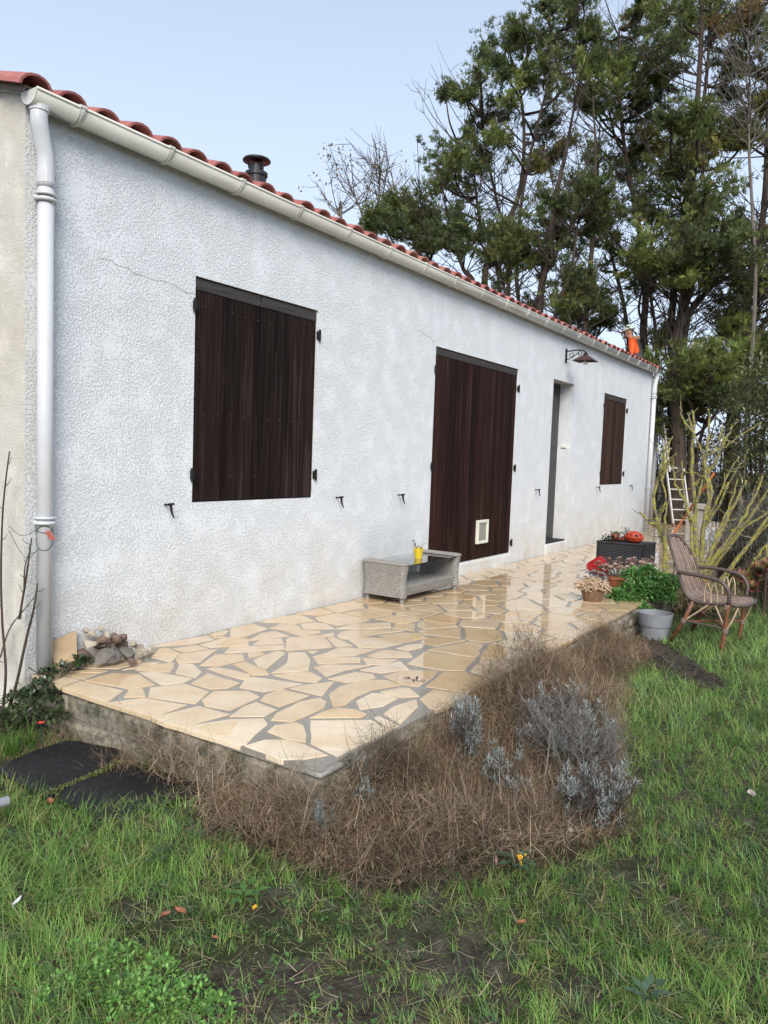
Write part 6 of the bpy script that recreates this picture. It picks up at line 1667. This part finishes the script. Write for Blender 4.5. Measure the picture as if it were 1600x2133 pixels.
cypress('tall dark cypress standing behind the worker', [[(1345, 800), (1340, 690), (1345, 620), (1338, 520), (1318, 400), (1300, 300), (1290, 180), (1290, 60)], [(1310, 760), (1300, 640), (1270, 520), (1245, 420), (1250, 250)], [(1370, 760), (1350, 560), (1372, 450)]],
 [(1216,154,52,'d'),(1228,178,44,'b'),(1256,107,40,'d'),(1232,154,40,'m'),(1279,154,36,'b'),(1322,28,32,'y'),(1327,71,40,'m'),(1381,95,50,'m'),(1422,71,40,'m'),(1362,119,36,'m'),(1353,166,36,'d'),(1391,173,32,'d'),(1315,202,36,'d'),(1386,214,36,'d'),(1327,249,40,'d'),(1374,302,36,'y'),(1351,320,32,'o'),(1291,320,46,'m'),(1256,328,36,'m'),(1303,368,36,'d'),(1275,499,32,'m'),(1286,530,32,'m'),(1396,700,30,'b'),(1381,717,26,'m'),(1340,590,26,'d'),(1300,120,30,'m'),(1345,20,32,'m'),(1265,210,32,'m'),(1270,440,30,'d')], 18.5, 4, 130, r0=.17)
cypress('largest cypress with thick double trunk right of the house', [[(1415, 940), (1405, 800), (1412, 700), (1425, 640), (1430, 560), (1440, 400), (1450, 250), (1460, 100), (1462, -30)], [(1402, 800), (1398, 680), (1412, 540), (1430, 400), (1470, 180), (1480, 0)], [(1425, 700), (1480, 600), (1520, 540)]],
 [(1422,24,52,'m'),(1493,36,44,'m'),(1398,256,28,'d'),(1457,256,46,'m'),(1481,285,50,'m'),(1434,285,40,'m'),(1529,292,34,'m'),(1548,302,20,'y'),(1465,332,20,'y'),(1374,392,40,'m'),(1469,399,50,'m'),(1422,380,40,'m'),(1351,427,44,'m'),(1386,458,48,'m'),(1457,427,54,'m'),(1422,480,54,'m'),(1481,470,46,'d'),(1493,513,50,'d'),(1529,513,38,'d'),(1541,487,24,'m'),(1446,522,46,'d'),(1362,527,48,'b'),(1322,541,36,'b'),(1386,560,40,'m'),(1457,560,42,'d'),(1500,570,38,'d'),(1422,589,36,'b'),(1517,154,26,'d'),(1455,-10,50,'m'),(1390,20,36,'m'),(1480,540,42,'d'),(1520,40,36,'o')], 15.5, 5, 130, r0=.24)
cypress('leaning cypress with thin dark crown at the garden corner', [[(1530, 800), (1556, 690), (1555, 620), (1575, 520), (1592, 430), (1600, 250), (1605, 80), (1605, -30)], [(1545, 760), (1575, 640), (1610, 560)]],
 [(1541,36,52,'m'),(1576,66,38,'m'),(1576,154,34,'d'),(1519,195,22,'d'),(1590,221,24,'y'),(1576,551,42,'b'),(1590,475,24,'y'),(1517,648,38,'d'),(1552,641,40,'d'),(1564,712,46,'d'),(1620,120,50,'d'),(1630,300,40,'d'),(1640,400,46,'m'),(1625,590,46,'b'),(1560,0,44,'m'),(1610,30,44,'d'),(1535,120,26,'d'),(1530,690,32,'d'),(1580,600,34,'d'),(1545,255,20,'d')], 16.5, 6, 150, r0=.19)
cypress('spreading cypress with bright low boughs beside the far downpipe', [[(1440, 985), (1440, 900), (1470, 830), (1500, 790)], [(1450, 960), (1480, 860), (1540, 800)]],
 [(1452,757,52,'b'),(1500,769,56,'b'),(1550,780,52,'b'),(1403,781,40,'m'),(1452,805,52,'m'),(1500,805,50,'m'),(1391,837,36,'m'),(1427,837,40,'m'),(1464,825,44,'m'),(1415,871,32,'m'),(1513,822,40,'d'),(1481,736,48,'b'),(1552,746,48,'b'),(1446,750,34,'b'),(1600,770,46,'m'),(1640,800,50,'m'),(1560,830,40,'d')], 15.6, 7, 25, 1.2, r0=.15)

# bare tree and dying sapling beyond the roof
def bare_tree(L, depth, label, seed, leafy=None, mat='pale_bark', tw=26):
    g = np.random.default_rng(400+seed); P = smooth_path([np.array([*at(*L[0], depth=depth)[:2], -.2])]+[np.array(at(u, v, depth=depth)) for u, v in L], 6); T = thing('bare_tree', tuple(P[0]), label, 'tree')
    put('trunk', *tube(P, np.linspace(.045, .010, len(P)), 7), M[mat], T); paths = []; rad = []; tips = []
    for k in range(tw):
        i = int(len(P)*g.uniform(.55, .98)); a = P[min(i, len(P)-2)]; az = g.uniform(0, 6.28); ln = g.uniform(.4, 1.1)*(1.15-i/len(P))*2.0+.25; d = unit(np.array([math.cos(az), math.sin(az), .75])); Q = smooth_path([a, a+d*ln*.5, a+d*ln+[0, 0, .2]], 3); paths.append(Q); rad.append(np.linspace(.014, .005, len(Q))); tips.append(Q[-1])
        for s in range(4):
            j = g.integers(2, len(Q)); e = unit(d+g.normal(0, .5, 3)); paths.append(np.array([Q[j-1], Q[j-1]+e*.22, Q[j-1]+e*.42+[0, 0, .05]])); rad.append([.007, .005, .003]); tips.append(paths[-1][-1])
    V, Tt = tubes_np(paths, rad, 4); put_np('branches', V, Tt, None, M[mat], T, kind='stuff')
    if leafy:
        t = np.array(tips); n = leafy; k = g.integers(0, len(t), n); put_np('foliage', *leaves(t[k]+g.normal(0, .10, (n, 3)), g.normal(0, 1, (n, 3)), .10, .04, tint(n, (.20, .15, .035), .3, .1, g)), M['leafy'], T, kind='stuff')
bare_tree([(782, 520), (790, 460), (790, 400), (795, 355)], 19, 'leafless pale sapling rising above the roof tiles', 1)
bare_tree([(765, 510), (755, 450), (742, 415), (725, 385)], 18.5, 'sapling with a few yellowing leaves above the roof tiles', 2, 170, 'pale_bark', 12)
bare_tree([(710, 470), (705, 450), (702, 430)], 18, 'small shrubby sapling top just showing over the tiles', 3, 60, 'pale_bark', 9)
bare_tree([(1572, 640), (1568, 450), (1560, 300), (1562, 180), (1556, 60)], 14.5, 'dead pale tree with leafless upswept branches at the garden corner', 4, None, 'pale_bark', 46)

# undergrowth and hedge closing the garden
def hedge(x0, x1, y0, y1, h, n, col, label, seed, lf=.09, name='hedge'):
    g = np.random.default_rng(seed); b = ((x0+x1)/2, (y0+y1)/2, float(gh((x0+x1)/2, (y0+y1)/2))); T = thing(name, b, label, 'hedge')
    x = g.uniform(x0, x1, n); y = g.uniform(y0, y1, n); t = g.random(n)**.8; hh = h*(.8+.25*wob(x, y, 1.3, seed)); C = np.stack([x, y, gh(x, y)+hh*t], -1)
    put_np('foliage', *leaves(C, g.normal(0, 1, (n, 3))+[0, 0, .4], g.uniform(.6, 1.3, n)*lf, g.uniform(.6, 1.2, n)*lf*.55, tint(n, col, .3, .1, g)), M['leafy'], T, kind='stuff')
    paths = []; 
    for k in range(int((abs(x1-x0)+abs(y1-y0))*5)):
        p = np.array([g.uniform(x0, x1), g.uniform(y0, y1), 0]); p[2] = float(gh(p[0], p[1]))-.03; paths.append(smooth_path([p, p+[g.normal(0, .15), g.normal(0, .15), h*.45], p+[g.normal(0, .3), g.normal(0, .3), h*.85]], 3))
    V, Tt = tubes_np(paths, [np.linspace(.025, .006, len(p)) for p in paths], 5); put_np('stem', V, Tt, None, M['twig'], T, kind='stuff')
hedge(24, 26, -14, 3.5, 2.8, 10000, (.17, .13, .09), 'brown leafless hedge far behind the garden', 501, .13)
hedge(24, 26.5, 3.5, 22, 3.0, 4000, (.06, .075, .035), 'dark green hedge far behind the house', 502, .14)
hedge(15.2, 17.2, -4.5, 3.0, 2.3, 12000, (.040, .050, .026), 'dark undergrowth at the feet of the cypress trees', 503, .08, 'undergrowth')
hedge(10.2, 12.6, -6.5, -2.6, 1.7, 7000, (.060, .072, .036), 'dense dark shrubs behind the grey rosemary', 504, .08, 'shrubbery')
